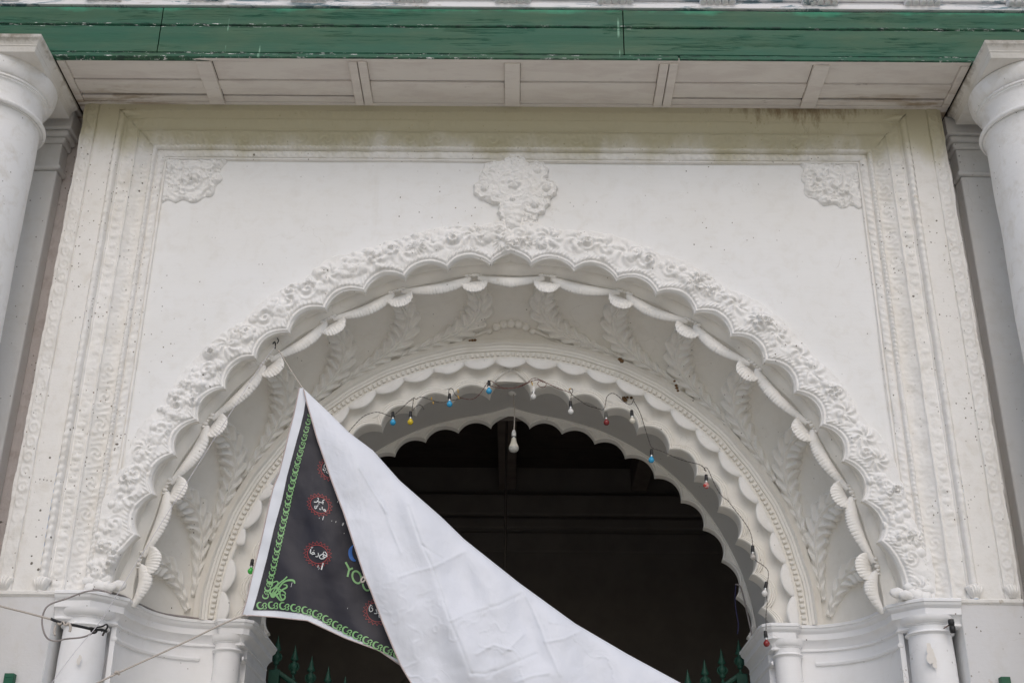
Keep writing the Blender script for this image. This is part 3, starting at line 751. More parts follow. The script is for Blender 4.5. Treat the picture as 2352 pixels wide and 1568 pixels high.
V=np.stack([RRx*np.cos(TT)[:,None],YY,ZI+RRx*np.sin(TT)[:,None]],-1)
sharp(obj('rear_lobed_arch',V,gridF(1100,len(cols),flip=True),M_vault,W,w=.0012),40)
# wall mass above and around (keeps daylight out of the hall)
th=np.radians(np.linspace(0,180,121)); Rm=np.minimum(3.25/np.maximum(np.abs(np.cos(th)),1e-6),3.9/np.maximum(np.sin(th),1e-6))
X=np.stack([1.835*np.cos(th),Rm*np.cos(th)],1); Z=np.stack([ZI+1.835*np.sin(th),ZI+Rm*np.sin(th)],1)
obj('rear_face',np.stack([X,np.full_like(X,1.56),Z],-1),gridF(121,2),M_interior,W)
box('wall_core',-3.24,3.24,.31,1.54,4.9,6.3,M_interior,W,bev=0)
# --- corner ornaments, bouquet
def patch(name,x0,x1,z0,z1,hf,step=.006,mat=M_orn,parent=W):
    nx=int((x1-x0)/step); nz=int((z1-z0)/step); X,Z=np.meshgrid(np.linspace(x0,x1,nx),np.linspace(z0,z1,nz),indexing='ij')
    h,mask=hf(X,Z); Y=YP-np.where(mask,h,-.012)
    Fq=gridF(nx,nz,flip=True); mk=mask.ravel(); keep=mk[Fq].any(1)
    # push the rim down onto the wall
    V=np.stack([X,Y,Z],-1).reshape(-1,3); Fq=Fq[keep]; used=np.unique(Fq); remap=-np.ones(len(V),int); remap[used]=np.arange(len(used))
    return obj(name,V[used],remap[Fq],mat,parent)
def corner(sx):
    cx,cz=sx*PX,PZ
    def hf(X,Z):
        a=np.abs(X-cx); b=cz-Z               # distances from the corner
        th_=np.arctan2(b,a); R=np.hypot(a/.44,b/.405)
        lim=.99+.028*np.cos(th_*20+sx)+.05*fbm(th_*5+sx,th_*0,3)
        sq=np.maximum(a/.43,b/.385)
        sq=((a/.43)**4+(b/.375)**4)**.25; R=sq
        mask=(np.maximum(R*.86,sq)<lim)&(a>-.02)&(b>-.02)
        q=fbm(X*13+sx*5,Z*13,3)
        ridge=1-np.abs(fbm(X*10+3+2*q,Z*10+sx+2*q,2))*5
        h=.022+.016*np.clip(ridge,0,1)**2+.022*q-.012*(fbm(X*19+7,Z*19,3)>.27)+.007*fbm(X*45,Z*45,3)
        c=np.hypot(a-.2,b-.17); an=np.arctan2(b-.17,a-.2)
        h+=.022*np.exp(-(c/.05)**2)+.018*np.maximum(0,np.cos(c*95-an*2))*np.exp(-(c/.17)**2)
        e=np.clip((lim-np.maximum(R*.86,sq))/.06,0,1); h=h*e**.5
        return h,mask
    patch('corner_ornament',cx-.48 if sx>0 else cx,cx if sx>0 else cx+.48,cz-.44,cz,hf,.0055)
corner(-1); corner(1)
def zp(X,Y_): p=at(947.5+X/5.12,344.5+Y_/5.12,YP); return p[0],p[2]
flw=[(1195,435,175,.075,5),(1205,185,120,.05,9),(955,265,118,.05,7),(855,470,118,.05,8),(1460,270,118,.05,9),(1570,470,112,.05,10),(1440,660,120,.055,8),(1000,560,90,.045,6),(1330,430,80,.04,6),(1560,620,55,.035,5),(1180,610,95,.06,7),(1170,730,140,.065,12),(1185,850,120,.055,14),(1380,800,75,.04,5),(1390,900,80,.04,6),(1090,330,90,.045,5),(1330,560,80,.045,4)]
fw_=[(zp(a,b),r*.0030/5.12*1.30,h,k) for a,b,r,h,k in flw]
def hfb(X,Z):
    h=np.zeros_like(X)-.02
    for i,((cx,cz),r,hh,k) in enumerate(fw_):
        dx=X-cx; dz=Z-cz; q=np.hypot(dx,dz)/r; an=np.arctan2(dz,dx)
        lobe=1+.07*np.cos(an*k+i)
        q=q/lobe; d=hh*np.sqrt(np.clip(1-q*q,0,1))*.7*(.82+.18*np.abs(np.cos(an*k/2+i/2)))+.018*np.exp(-((q-.86)/.09)**2)*(q<1)-.008*np.exp(-((q-.42)/.07)**2)*(q<1)+hh*.30*np.sqrt(np.clip(1-(q/.34)**2,0,1))
        d=np.where(q<1,d,-.02); h=np.maximum(h,d)
    (bx,bz)=zp(1195,430); q0=np.hypot((X-bx)/.265,(Z-bz)/.245); q0=q0/(1+.06*np.cos(np.arctan2(Z-bz,X-bx)*9)); cut=(X<zp(1040,0)[0])&(Z<zp(0,630)[1])
    h=np.maximum(h,np.where((q0<1)&~cut,.040*np.clip(1-q0**4,0,1)**.5+.012*fbm(X*30,Z*30,3),-.02))
    (cx,cz)=zp(1185,790); q1=np.maximum(np.abs(X-cx)/(.075+.02*np.clip((Z-cz)*8,-1,1)),np.abs(Z-cz)/.13); h=np.maximum(h,np.where(q1<1,.06*np.clip(1-q1**3,0,1)**.5+.014*fbm(X*9,Z*38,3),-.02))
    mask=h>-.01
    h=h+np.where(mask,.013*fbm(X*17,Z*17,4)+.004*fbm(X*50,Z*50,2)+.004,0)
    return h,mask
x0,z0=zp(700,960); x1,z1=zp(1700,90)
patch('bouquet_ornament',x0,x1,z0,z1,hfb,.0045)
# --- springing cornice following the plan of both jambs
def planpath(sx):
    P=[(3.268,-.012),(2.64,-.012),(2.575,.045),(2.525,.11),(2.475,.17),(2.47,.29)]
    P+= [(2.02+.43*math.cos(math.radians(a)),.30+.46*math.sin(math.radians(a))) for a in range(8,91,9)]
    P+= [(1.99,.765),(1.985,.735),(1.965,.705),(1.81,.705),(1.775,.735),(1.765,.80),(1.765,1.60)]
    return [(sx*x,y) for x,y in P]
def offset_path(P,d,sx):
    P=np.array(P); n=len(P); out=[]
    for i in range(n):
        a=P[max(0,i-1)]; b=P[min(n-1,i+1)]
        t1=P[i]-a if i>0 else P[1]-P[0]; t2=b-P[i] if i<n-1 else P[-1]-P[-2]
        t1=t1/(np.linalg.norm(t1)+1e-9); t2=t2/(np.linalg.norm(t2)+1e-9)
        n1_=np.array([t1[1],-t1[0]]); n2=np.array([t2[1],-t2[0]])
        if sx>0: n1_=-n1_; n2=-n2
        m=n1_+n2; m/=np.linalg.norm(m)+1e-9; k=1/max(.5,m@n1_)
        out.append(P[i]+m*d*k)
    return np.array(out)
def sweep(P,prof,sx,name,mat,cap=True,wv=.002,sh=30):
    # resample so that curves and long runs get vertices
    rows=[]
    for d,z in prof:
        Q=offset_path(P,d,sx); rows.append(np.column_stack([Q,np.full(len(Q),z)]))
    V=np.stack(rows,1); return sharp(obj(name,V,gridF(len(P),len(prof),flip=sx<0),mat,W,w=wv),sh)
cprof=[(-.30,ZI),(.030,ZI),(.034,ZI-.004),(.034,ZI-.020),(.026,ZI-.024),(.024,ZI-.034),(.016,ZI-.046),(.006,ZI-.052),(.002,ZI-.058),(.002,ZI-.098),(-.006,ZI-.102),(-.022,ZI-.118),(-.034,ZI-.140),(-.038,ZI-.150),(-.030,ZI-.154),(-.028,ZI-.166),(-.040,ZI-.172),(-.040,ZI-.238),(-.030,ZI-.242),(-.026,ZI-.254),(-.032,ZI-.266),(-.044,ZI-.270)]
for sx in (-1,1):
    P=planpath(sx)
    wallpart=P[:2]; rest=[(sx*2.70,-.012)]+P[1:]
    # over the flat wall only a thin ledge shows
    sweep([(sx*3.268,-.002),(sx*2.86,-.002)],[(-.3,ZI),(.014,ZI),(.018,ZI-.005),(.016,ZI-.022),(.006,ZI-.030),(0.001,ZI-.036)],sx,'ledge',M_frame)
    i0=[i for i,v in enumerate(cprof) if v==(-.040,ZI-.172)][0]
    sweep([(sx*2.865,-.010),(sx*2.64,-.010)]+P[2:],cprof[:i0+1]+[(-.16,ZI-.172)],sx,'springing_cornice',M_ledge)
    nk=[(-.05,ZI-.236)]+cprof[i0+1:]+[(-.06,ZI-.272)]
    nk=[(-.06,ZI-.234),(-.030,ZI-.238),(-.026,ZI-.250),(-.030,ZI-.262),(-.038,ZI-.266),(-.06,ZI-.268)]
    sweep([(sx*2.53,.165)]+P[4:15],nk,sx,'neck_moulding',M_ledge)
    sweep([(sx*1.81,.735)]+P[-3:],nk,sx,'neck_moulding',M_ledge)
    # flat wall below the ledge with its inner reveal
    zb=-OZ+.004
    n=40
    xs=np.linspace(3.268,2.868,9); zz=np.linspace(zb,ZI-.034,60)
    X,Z=np.meshgrid(xs,zz,indexing='ij'); Y=.0+.004*fbm(X*2,Z*2,3)
    obj('lower_wall',np.stack([sx*X,Y,Z],-1),gridF(9,60,flip=sx<0),M_low,W)
    box('wall_reveal',min(sx*2.90,sx*2.866),max(sx*2.90,sx*2.866),.001,.27,zb,ZI-.034,M_wall,W,bev=.006)
    # jamb body: strip, concave niche, inner strip, inner jamb
    J=[(2.90,.27),(2.56,.27),(2.545,.20),(2.512,.20),(2.512,.30)]
    J+=[(2.02+.475*math.cos(math.radians(a)),.30+.505*math.sin(math.radians(a))) for a in range(10,91,5)]
    J+=[(2.012,.806),(2.01,.87),(1.865,.87),(1.80,.87),(1.80,1.62)]
    J=np.array([(sx*x,y) for x,y in J]); zz=np.linspace(zb,ZI-.10,30)
    V=np.stack([np.repeat(J[:,None,0],30,1),np.repeat(J[:,None,1],30,1),np.repeat(zz[None,:],len(J),0)],-1)
    sharp(obj('jamb',V,gridF(len(J),30,flip=sx<0),M_ledge,W,w=.002),30)
    # engaged columns carrying the cornice
    def colonnette(cx,cy,r,top):
        pr=[(r*.99,zb),(r*1.0,top-.30),(r*.96,top-.115),(r*1.0,top-.112)]+[(r*1.0+.014*math.sin(i/5*PI),top-.110+.020*i/5) for i in range(6)]+[(r*.97,top-.088),(r*.97,top-.055),(r*1.04,top-.052),(r*1.04,top-.046)]+[(r*(1.04+.24*math.sin(i/6*PI/2)),top-.046+.046*(1-math.cos(i/6*PI/2))) for i in range(7)]
        V_,F_=lathe_z(pr,cx,cy,40); return sharp(obj('colonnette',V_,F_,M_ledge,W,w=.0015),40)
    colonnette(sx*2.695,.145,.140,ZI-.10)
    colonnette(sx*1.918,.800,.092,ZI-.10)
    # shaped end blocks of the outer arch resting on the cornice
for sx in (-1,1):
    parts=[]
    for i,(x,y,z,r) in enumerate(((2.50,.06,.055,.042),(2.545,.03,.035,.038),(2.60,.04,.040,.045),(2.66,.05,.035,.040),(2.58,.05,.09,.034),(2.69,.05,.08,.034))):
        a1,a2=np.meshgrid(np.linspace(0,2*PI,18,endpoint=False),np.linspace(0.03,PI-.03,12),indexing='ij')
        rr=r*(1+.12*np.sin(a1*3+i)*np.sin(a2*2))
        parts.append((np.stack([sx*x+rr*1.25*np.cos(a1)*np.sin(a2),y+rr*.8*np.sin(a1)*np.sin(a2),ZI+z+rr*.85*np.cos(a2)],-1).reshape(-1,3),gridF(18,12,closed_u=True)))
    V,F1=join(parts); obj('scroll_end',V,F1,M_orn,W,w=.003)
    # palmettes at the foot of the bead moulding
    for x in (2.975,2.60+.604):
        nu,nv=30,12; U,Vv=np.meshgrid(np.linspace(-1,1,nu),np.linspace(0,1,nv),indexing='ij')
        hw=.055; X=sx*(x+U*hw*(.35+.65*Vv)); Z=ZI+.004+.10*Vv*(1-.25*U**2); Y=-.012-.030*np.sin(Vv*PI)*(1-.5*U**2)-.006*np.sin(U*PI*5)*Vv
        Y[0]=.02;Y[-1]=.02;Y[:,-1]=.02
        obj('palmette',np.stack([X,Y,Z],-1),gridF(nu,nv,flip=sx<0),M_frame,W)
# bare patches of fallen whitewash
def blotch(x,y,Y,rx,rz,mat,parent,seed,nm='peeled_patch'):
    c=at(x,y,Y); n=26; a=np.linspace(0,2*PI,n,endpoint=False); k=1+.9*fbm(np.cos(a)*1.3+seed,np.sin(a)*1.3,3)
    V=[c]+[(c[0]+rx*kk*math.cos(q),c[1],c[2]+rz*kk*math.sin(q)) for q,kk in zip(a,k)]
    obj(nm,V,[(0,1+i,1+(i+1)%n) for i in range(n)],mat,parent,smooth=False)

# ------------------------------------------------------------------ pilasters and side bays behind the columns
for sx in (-1,1):
    lb='grey plaster pilaster half hidden behind the left round column' if sx<0 else 'grey plaster pilaster half hidden behind the right round column'
    P_=thing('pilaster',(sx*3.8,.15,-OZ),lb,'pilaster','pilasters behind the round columns')
    zb=-OZ+.004
    xi=3.455 if sx<0 else 3.40
    xa,xb=sorted((sx*xi,sx*4.25)); box('shaft',xa,xb,.15,.288,zb,5.36,M_pil,P_,bev=.012,w=.002)
    def slab(z0,z1,e,nm='capital_moulding',bv=.008):
        xa,xb=sorted((sx*(xi-e),sx*(4.25+e))); box(nm,xa,xb,.15-e,.288,z0,z1,M_pil,P_,bev=bv,w=.002)
    slab(5.362,5.40,.028,'astragal',.016); slab(5.402,5.60,.004,'neck'); slab(5.602,5.65,.028,bv=.014); slab(5.652,5.70,.055,bv=.02); slab(5.702,5.862,.075)
    B_=thing('side_bay_wall',(sx*4.3,.29,-OZ),'plain recessed wall strip at the far '+('left' if sx<0 else 'right')+' edge behind its pilaster','wall','recessed wall strips beside the arch')
    xa,xb=sorted((sx*3.255,sx*6)); box('wall_face',xa,xb,.29,.5,zb,6.3,M_raw if sx<0 else M_pil,B_,bev=0)

# ------------------------------------------------------------------ big round columns
def ellarc(r0,r1,z0,z1,n=8,convex=True):
    return [(r0+(r1-r0)*math.sin(i/n*PI/2),z0+(z1-z0)*(1-math.cos(i/n*PI/2))) for i in range(n+1)] if convex else [(r0+(r1-r0)*(1-math.cos(i/n*PI/2)),z0+(z1-z0)*math.sin(i/n*PI/2)) for i in range(n+1)]
for sx in (-1,1):
    cx,cy=sx*3.765,-.40
    T_=thing('round_column',(cx,cy,-OZ),'thick round white column with square moulded capital at the '+('left' if sx<0 else 'right')+' edge of the photo','column','round columns carrying the green beam')
    zb=-OZ+.004
    V,F1=lathe_z([(.385+(.343-.385)*((z-zb)/(5.33-zb))**1.3,z) for z in np.linspace(zb,5.33,70)]+[(.352,5.352)],cx,cy,96); obj('shaft',V,F1,M_col,T_,w=.004)
    V,F1=lathe_z([(.352,5.353),(.366,5.358)]+arcp(.366,5.378,.020,-90,90,8)+[(.356,5.400),(.352,5.404),(.352,5.412),(.345,5.416)],cx,cy,96); obj('astragal',V,F1,M_col,T_)
    V,F1=lathe_z([(.343,5.416),(.342,5.44),(.344,5.545),(.352,5.566),(.360,5.570),(.360,5.582),(.372,5.586),(.372,5.600),(.362,5.604)],cx,cy,96); sharp(obj('necking',V,F1,M_col,T_),45)
    V,F1=lathe_z(ellarc(.365,.412,5.604,5.725,9),cx,cy,96); obj('echinus',V,F1,M_col,T_)
    # square abacus with moulded edge
    prof=[(.395,5.726),(.398,5.727),(.398,5.775),(.404,5.779),(.404,5.788),(.412,5.800),(.418,5.815),(.428,5.824),(.434,5.828),(.434,5.846),(.430,5.862),(.40,5.8625)]
    V=[];
    for h,z in [(0,5.726)]+prof+[(0,5.8625)]:
        V+=[(cx-h,cy-h,z),(cx+h,cy-h,z),(cx+h,cy+h,z),(cx-h,cy+h,z)]
    o=obj('abacus',V,gridF(len(prof)+2,4,closed_v=True,flip=True),M_abacus,T_,smooth=False,w=.002); bevel(o,.003,1)

# ------------------------------------------------------------------ entablature: green beam, soffit, white cornice
E_=thing('green_beam',(0,-.3,5.865),'long green painted timber beam with panelled pale soffit above the arch','beam')
YF=-.573
seams=[-6,-2.585,.812,6]
for i in range(3):
    a,b_=seams[i]+.004,seams[i+1]-.004
    for (z0,z1,y) in ((5.910,6.1565,YF),(6.160,6.322,YF-.004)):
        # board with an uneven lower and upper edge
        n=int((b_-a)/.03); xs=np.linspace(a,b_,n); zl=z0+.005*fbm(xs*3+i,xs*0+z0,4); zh=z1+.005*fbm(xs*3+9,xs*0+z1,4); yy=y+.008*fbm(xs*.8,xs*0+z0,3)
        cs=[(yy+.006,zl),(yy,zl+.008),(yy+.003,zl+(z1-z0)*.35),(yy-.002,zl+(z1-z0)*.7),(yy,zh-.008),(yy+.006,zh),(yy*0+YF+.06,zh),(yy*0+YF+.06,zl)]
        V=np.stack([np.stack([xs,c[0],c[1]],-1) for c in cs],1)
        Fq=gridF(n,8,closed_v=True).tolist(); Fq.append(list(range(8))[::-1]); Fq.append([(n-1)*8+k for k in range(8)])
        obj('board',V,Fq,M_green,E_,smooth=False)
for i,(a,b_) in enumerate(((-6,1.205),(1.212,6))):
    box('lip_strip',a,b_,YF-.004,YF+.05,5.868,5.905,M_green,E_,bev=.005,w=.0015)
box('beam_core',-6,6,YF+.062,.6,5.905,6.6,M_ceilwood,E_,bev=0)
# soffit: rails, cross battens, recessed panels
zs=5.868
SX=3.325
box('front_rail',-SX,SX,YF+.008,-.525,zs+.0,zs+.03,M_soffwood,E_,bev=.004)
box('rear_rail',-SX,SX,-.030,.30,zs+.0005,zs+.03,M_soffwood,E_,bev=.004)
box('end_rail',-SX,-SX+.055,-.523,-.032,zs-.004,zs+.03,M_soffwood,E_,bev=.004)
box('end_rail',SX-.055,SX,-.523,-.032,zs-.004,zs+.03,M_soffwood,E_,bev=.004)
bat=[(-2.25,.115,0),(-1.13,.135,1),(0,.115,0),(1.14,.135,1),(2.25,.115,0)]
for x,wd,dbl in bat:
    if dbl:
        box('cross_batten',x-wd/2,x-.003,-.535,-.020,zs-.014,zs+.02,M_soffwood,E_,bev=.006,w=.001); box('cross_batten',x+.003,x+wd/2,-.540,-.024,zs-.015,zs+.02,M_soffwood,E_,bev=.006,w=.001)
    else: box('cross_batten',x-wd/2,x+wd/2,-.530,-.022,zs-.014,zs+.02,M_soffwood,E_,bev=.006,w=.001)
edges=[-SX+.057]+[v for x,wd,_ in bat for v in (x-wd/2-.002,x+wd/2+.002)]+[SX-.057]
for i in range(0,len(edges),2):
    a,b_=edges[i],edges[i+1]
    box('middle_rail',a,b_,-.292+rnd.uniform(-.004,.004),-.196,zs+.001,zs+.03,M_soffwood,E_,bev=.004,w=.0015)
    box('soffit_panel',a,b_,-.525,-.296,zs+.016,zs+.034,M_soffwood,E_,bev=.002)
    box('soffit_panel',a,b_,-.194,-.105+rnd.uniform(-.02,.01),zs+.009,zs+.034,M_soffwood,E_,bev=.003)
    box('soffit_panel',a,b_,-.100,-.032,zs+.007,zs+.034,M_soffwood,E_,bev=.003)
for sx in (-1,1):   # beam soffit beyond the panelling
    xa,xb=sorted((sx*(SX+.03),sx*6)); box('outer_soffit',xa,xb,YF+.06,.55,zs+.02,zs+.034,M_soffwood,E_,bev=0)
K_=thing('white_cornice',(0,-.65,6.33),'white painted cornice board with fluted blocks above the green beam','cornice')
box('fascia_board',-6,6,YF-.014,YF+.3,6.336,6.375,M_fascia,K_,bev=.004,w=.0015)
box('fascia_back',-6,6,YF+.012,YF+.3,6.378,6.75,M_fascia,K_,bev=.0)
box('shadow_line_strip',-6,6,YF+.02,YF+.25,6.324,6.334,M_black,K_,bev=0)  # black strip put in as the shadow line under the overhanging fascia
box('drip_moulding',-6,6,YF-.015,YF+.008,6.418,6.45,M_fascia,K_,bev=.01)
# fluted block
def block_parts(x,par):
    root=box('block',x-.133,x+.133,YF-.012,YF+.008,6.380,6.50,M_fascia,par,bev=.003)
    for j in range(5):
        cx=x-.108+j*.054; nu=14
        a=np.linspace(0,PI,nu); zl=[6.372,6.376,6.388,6.50]; rr=[.35,.85,1.,1.]
        V=np.stack([np.stack([cx+.026*k*np.cos(a),YF-.012-.052*k*np.sin(a),np.full(nu,z)],-1) for z,k in zip(zl,rr)],0)
        V=np.concatenate([np.repeat(np.array([[[cx,YF-.012,6.372]]]),nu,1),V],0)
        obj('flute',V,gridF(5,nu,flip=True),M_fascia,root)
    return root
for i in range(-5,6): block_parts(i*.758,K_)

# ------------------------------------------------------------------ banner
def bY(x,y):
    """depth of the banner's front sheet"""
    return -.16+.010*np.sin(x*.030+y*.011)+.014*fbm(x*.012,y*.012,3)+.010*np.sin((x-.35*y)*.055)*np.clip((y-950)/300,0,1)+.004*fbm(x*.05+4,y*.03,3)
def interp(poly,n):
    P=np.array(poly,float); s=np.concatenate([[0],np.cumsum(np.hypot(*np.diff(P,axis=0).T))]); s/=s[-1]
    u=np.linspace(0,1,n); return np.stack([np.interp(u,s,P[:,0]),np.interp(u,s,P[:,1])],1)
def atv(XY,Yd):
    XY=np.asarray(XY,float); d=fw[None]*F_PX+r2[None]*(XY[...,0].reshape(-1,1)-1176)-u2[None]*(XY[...,1].reshape(-1,1)-784)
    t=(np.asarray(Yd,float).reshape(-1,1)+8)/d[:,1:2]; return np.array([[CX,-8.,0.]])+d*t
Ledge=[(697,891),(687.4,890.6),(673.7,956.5),(662.7,996.8),(653.5,1037),(640.7,1086.5),(628,1117.7),(620.2,1148.4),(598.2,1247.3),(578.5,1324),(565.3,1381.3),(554.3,1415.4)]
Bedge=[(554.3,1415.4),(568,1412),(633.4,1416.5),(706,1424.2),(793.8,1464.8),(870.7,1493),(925,1530),(1100,1600),(1300,1660),(1660,1740)]
Redge=[(697,891.5),(728.6,921.7),(756,947.4),(801.9,993),(856.8,1034),(917.5,1102.5),(1013.2,1186),(1066.2,1237.5),(1191,1336.6),(1320.8,1430.6),(1440.4,1500.6),(1565,1568),(1660,1622),(1780,1690)]
Raw=[(697,893),(704.8,925.4),(714,956.5),(728.6,1007.8),(741.4,1044.4),(761.6,1103),(778.4,1148.4),(789.4,1177),(811.4,1245),(837.7,1324.2),(853.1,1359.4),(879.5,1429.7),(905.9,1493),(921,1528),(944.9,1568),(975,1630),(1010,1700)]
def coons(Lp,Rp,Bp,nu,nv):
    L=interp(Lp,nv); R=interp(Rp,nv); B=interp(Bp,nu); u=np.linspace(0,1,nu)[:,None,None]; v=np.linspace(0,1,nv)[None,:,None]
    P=(1-u)*L[None]+u*R[None]+v*(B[:,None,:]-((1-u)*B[0][None,None]+u*B[-1][None,None])); return P
BN=thing('banner',at(760,1420,-.16),'folded banner, white back over black print with green border, hanging from a string','banner')
Rb=Redge[:-1]+[(1660,1740)]
P=coons(Ledge,Rb,Bedge,150,130); V=atv(P,bY(P[...,0],P[...,1]))
o=obj('printed_side',V,gridF(150,130,flip=True),M_flexm,BN)
Ld=[(703,918),(701.1,925.4),(697.5,949),(690,980),(677.3,1026),(659,1093.9),(648,1147),(629,1214.3),(613.6,1280),(592.7,1359.4),(580.7,1400)]
Bd=[(580.7,1400),(633.4,1400.7),(712.5,1410),(765.2,1440.7),(774,1444),(915.8,1514.3),(1100,1590),(1300,1650),(1655,1730)]
Rd=[(703,918)]+Redge[1:-2]+[(1655,1730)]
P=coons(Ld,Rd,Bd,150,130); V=atv(P,bY(P[...,0],P[...,1])-.004)
field=obj('dark_print',V,gridF(150,130,flip=True),M_flexd,BN)
# white back folded over in front
nvv=300; nuu=150
Rw=interp(Raw,nvv); Rf=interp(Redge,nvv)
u=np.linspace(0,1,nuu)
ub=1-(1-u)**1.0
P=Rw[None]*(1-ub)[:,None,None]+Rf[None]*ub[:,None,None]
# rounded fold at the right edge
width=np.hypot(*(Rf-Rw).T)
U,Vn=np.meshgrid(u,np.linspace(0,1,nvv),indexing='ij')
Yf=bY(P[...,0],P[...,1])
k=np.clip(width/260,0.04,1)[None,:]
dep=Yf-.012-.115*k*np.sqrt(np.clip(1-(U)**2.6,0,1))*(.55+.45*np.sin(np.clip(U*1.3+.25,0,1)*PI/2))
X_,Y_=P[...,0],P[...,1]
ang=(X_*.55-Y_*.83)
dep=dep+k*(.020*np.sin(ang*.024+1)+.010*fbm(X_*.010+3,Y_*.010,3))*(1-U**3)
cre=np.abs(fbm(X_*.013+7,Y_*.013+2,3)); dep=dep-.0035*np.exp(-(cre/.02)**2)*(U<.93)*k*np.clip((Y_-1250)/250,.15,1)
zm_=lambda X,Y_:(774+X/2.926,1032.4+Y_/2.926)
CR=[[(480,380),(520,500),(570,640),(640,790),(700,960),(760,1150),(820,1290),(860,1390),(905,1510)],[(415,855),(530,815),(640,790),(760,730),(880,670)],[(1260,960),(1310,1060),(1370,1200),(1400,1290),(1450,1400),(1500,1510)],[(1250,965),(1100,1040),(850,1110)],[(1400,1290),(1520,1270),(1640,1215)],[(1430,1155),(1530,1170),(1630,1190)],[(1010,1530),(1060,1490),(1200,1430),(1340,1370)],[(940,1370),(1050,1310),(1170,1345)],[(1250,1240),(1200,1290),(1155,1340)],[(570,640),(640,690),(720,740)],[(300,330),(360,520),(430,690)],[(760,1150),(870,1100),(1010,1060)],[(900,1500),(1000,1505),(1060,1480)],[(1200,1560),(1300,1520),(1420,1500)],[(150,120),(230,260),(330,420)]]
for ci,pl in enumerate(CR):
    pl=[zm_(*q) for q in pl]
    dmin=np.full_like(X_,1e9)
    for (ax,ay),(bx_,by_) in zip(pl[:-1],pl[1:]):
        L2_=(bx_-ax)**2+(by_-ay)**2; tq_=np.clip(((X_-ax)*(bx_-ax)+(Y_-ay)*(by_-ay))/L2_,0,1)
        dmin=np.minimum(dmin,np.hypot(X_-ax-tq_*(bx_-ax),Y_-ay-tq_*(by_-ay)))
    dep=dep-(.0042 if ci%3 else -.004)*np.exp(-(dmin/3.4)**2)-(.010 if ci in (0,2) else .004)*np.exp(-(dmin/20)**2)
V=atv(P,dep); o=obj('reverse_side',V,gridF(nuu,nvv,flip=True),M_flexw,BN)
# raw hem with cord along the free edge and the outer edge
hp=atv(Rw,dep[0]-.002); V,F1=tube(hp[::3],.0042,6); obj('hem_cord',V,F1,M_hem,BN)
Lh=interp(Ledge[1:],60); hp=atv(Lh,bY(Lh[:,0],Lh[:,1])-.001); V,F1=tube(hp,.004,6); obj('hem_cord',V,F1,M_hem,BN)
Bh=interp(Bedge[:7],40); hp=atv(Bh,bY(Bh[:,0],Bh[:,1])-.001); V,F1=tube(hp,.0035,6); obj('hem_cord',V,F1,M_hem,BN)
# ---- printing
def ribbon(pts,wd,smooth=2,taper=False,closed=False):
    P=np.array(pts,float)
    if closed: P=np.vstack([P,P[:1]])
    for _ in range(smooth):
        Q=[P[0]]
        for a,b_ in zip(P[:-1],P[1:]): Q+=[a*.75+b_*.25,a*.25+b_*.75]
        Q.append(P[-1]); P=np.array(Q)
    T_=np.gradient(P,axis=0); T_/=np.linalg.norm(T_,axis=1)[:,None]+1e-9; N_=np.stack([-T_[:,1],T_[:,0]],1)
    n=len(P); w_=np.full(n,wd/2.) if np.ndim(wd)==0 else np.interp(np.linspace(0,1,n),np.linspace(0,1,len(wd)),wd)/2
    A=np.stack([P-N_*w_[:,None],P+N_*w_[:,None]],1)
    return A.reshape(-1,2),gridF(n,2,flip=True)
def print_obj(name,rib,mat,parent=BN,off=.0075):
    V2,F1=join([(np.column_stack([a,np.zeros(len(a))]),f) for a,f in rib]); XY=V2[:,:2]
    return obj(name,atv(XY,bY(XY[:,0],XY[:,1])-off),F1,mat,parent,smooth=False)
# border motif: a big curl with a small curl, running along a line
def motif(c,ang,s,flip=1):
    ca,sa_=math.cos(ang),math.sin(ang)
    def tr(p): x,y=p[0]*s,p[1]*s*flip; return (c[0]+x*ca-y*sa_,c[1]+x*sa_+y*ca)
    r=[]
    r.append(ribbon([tr(p) for p in ((-.02,-.32),(-.36,-.30),(-.50,.0),(-.34,.34),(.0,.38),(.22,.18),(.12,-.02),(-.02,.10))],[s*.03,s*.12,s*.19,s*.18,s*.12,s*.09,s*.07,s*.05]))
    r.append(ribbon([tr(p) for p in ((.04,.06),(.20,-.20),(.44,-.22),(.50,-.02),(.32,.08),(.52,.22),(.40,.42),(.14,.36))],[s*.04,s*.09,s*.12,s*.11,s*.09,s*.12,s*.09,s*.04]))
    return r
Lg=[(714,946),(708.4,962),(700,1000),(690,1040),(676,1085),(664,1127),(656,1163),(644.5,1215),(632,1272),(622,1318),(611,1352),(603,1378)]
# line of the left border measured from the photo
Lg=[(712,950),(703.5,985),(694,1022),(683,1060),(673,1100),(664,1135),(657.5,1168),(650,1200),(641,1240),(633,1275),(625.5,1310),(617,1340),(610,1365)]
ribs=[]
P=interp(Lg,24)
for i in range(24):
    j=min(i+1,23); i0=max(i-1,0); t_=P[j]-P[i0]; ang=math.atan2(t_[1],t_[0])
    s_=11.5+4.5*min(1,i/9); ribs+=motif(P[i],ang+PI,s_*1.15,1)
Bg=[(601,1389),(640,1388),(690,1397),(720,1405),(750,1421),(790,1444),(830,1463),(870,1483),(915,1503)]
P=interp(Bg,14)
for i in range(14):
    j=min(i+1,13); i0=max(i-1,0); t_=P[j]-P[i0]; ang=math.atan2(t_[1],t_[0]); ribs+=motif(P[i],ang,22,1)
print_obj('green_border',ribs,M_pgreen)
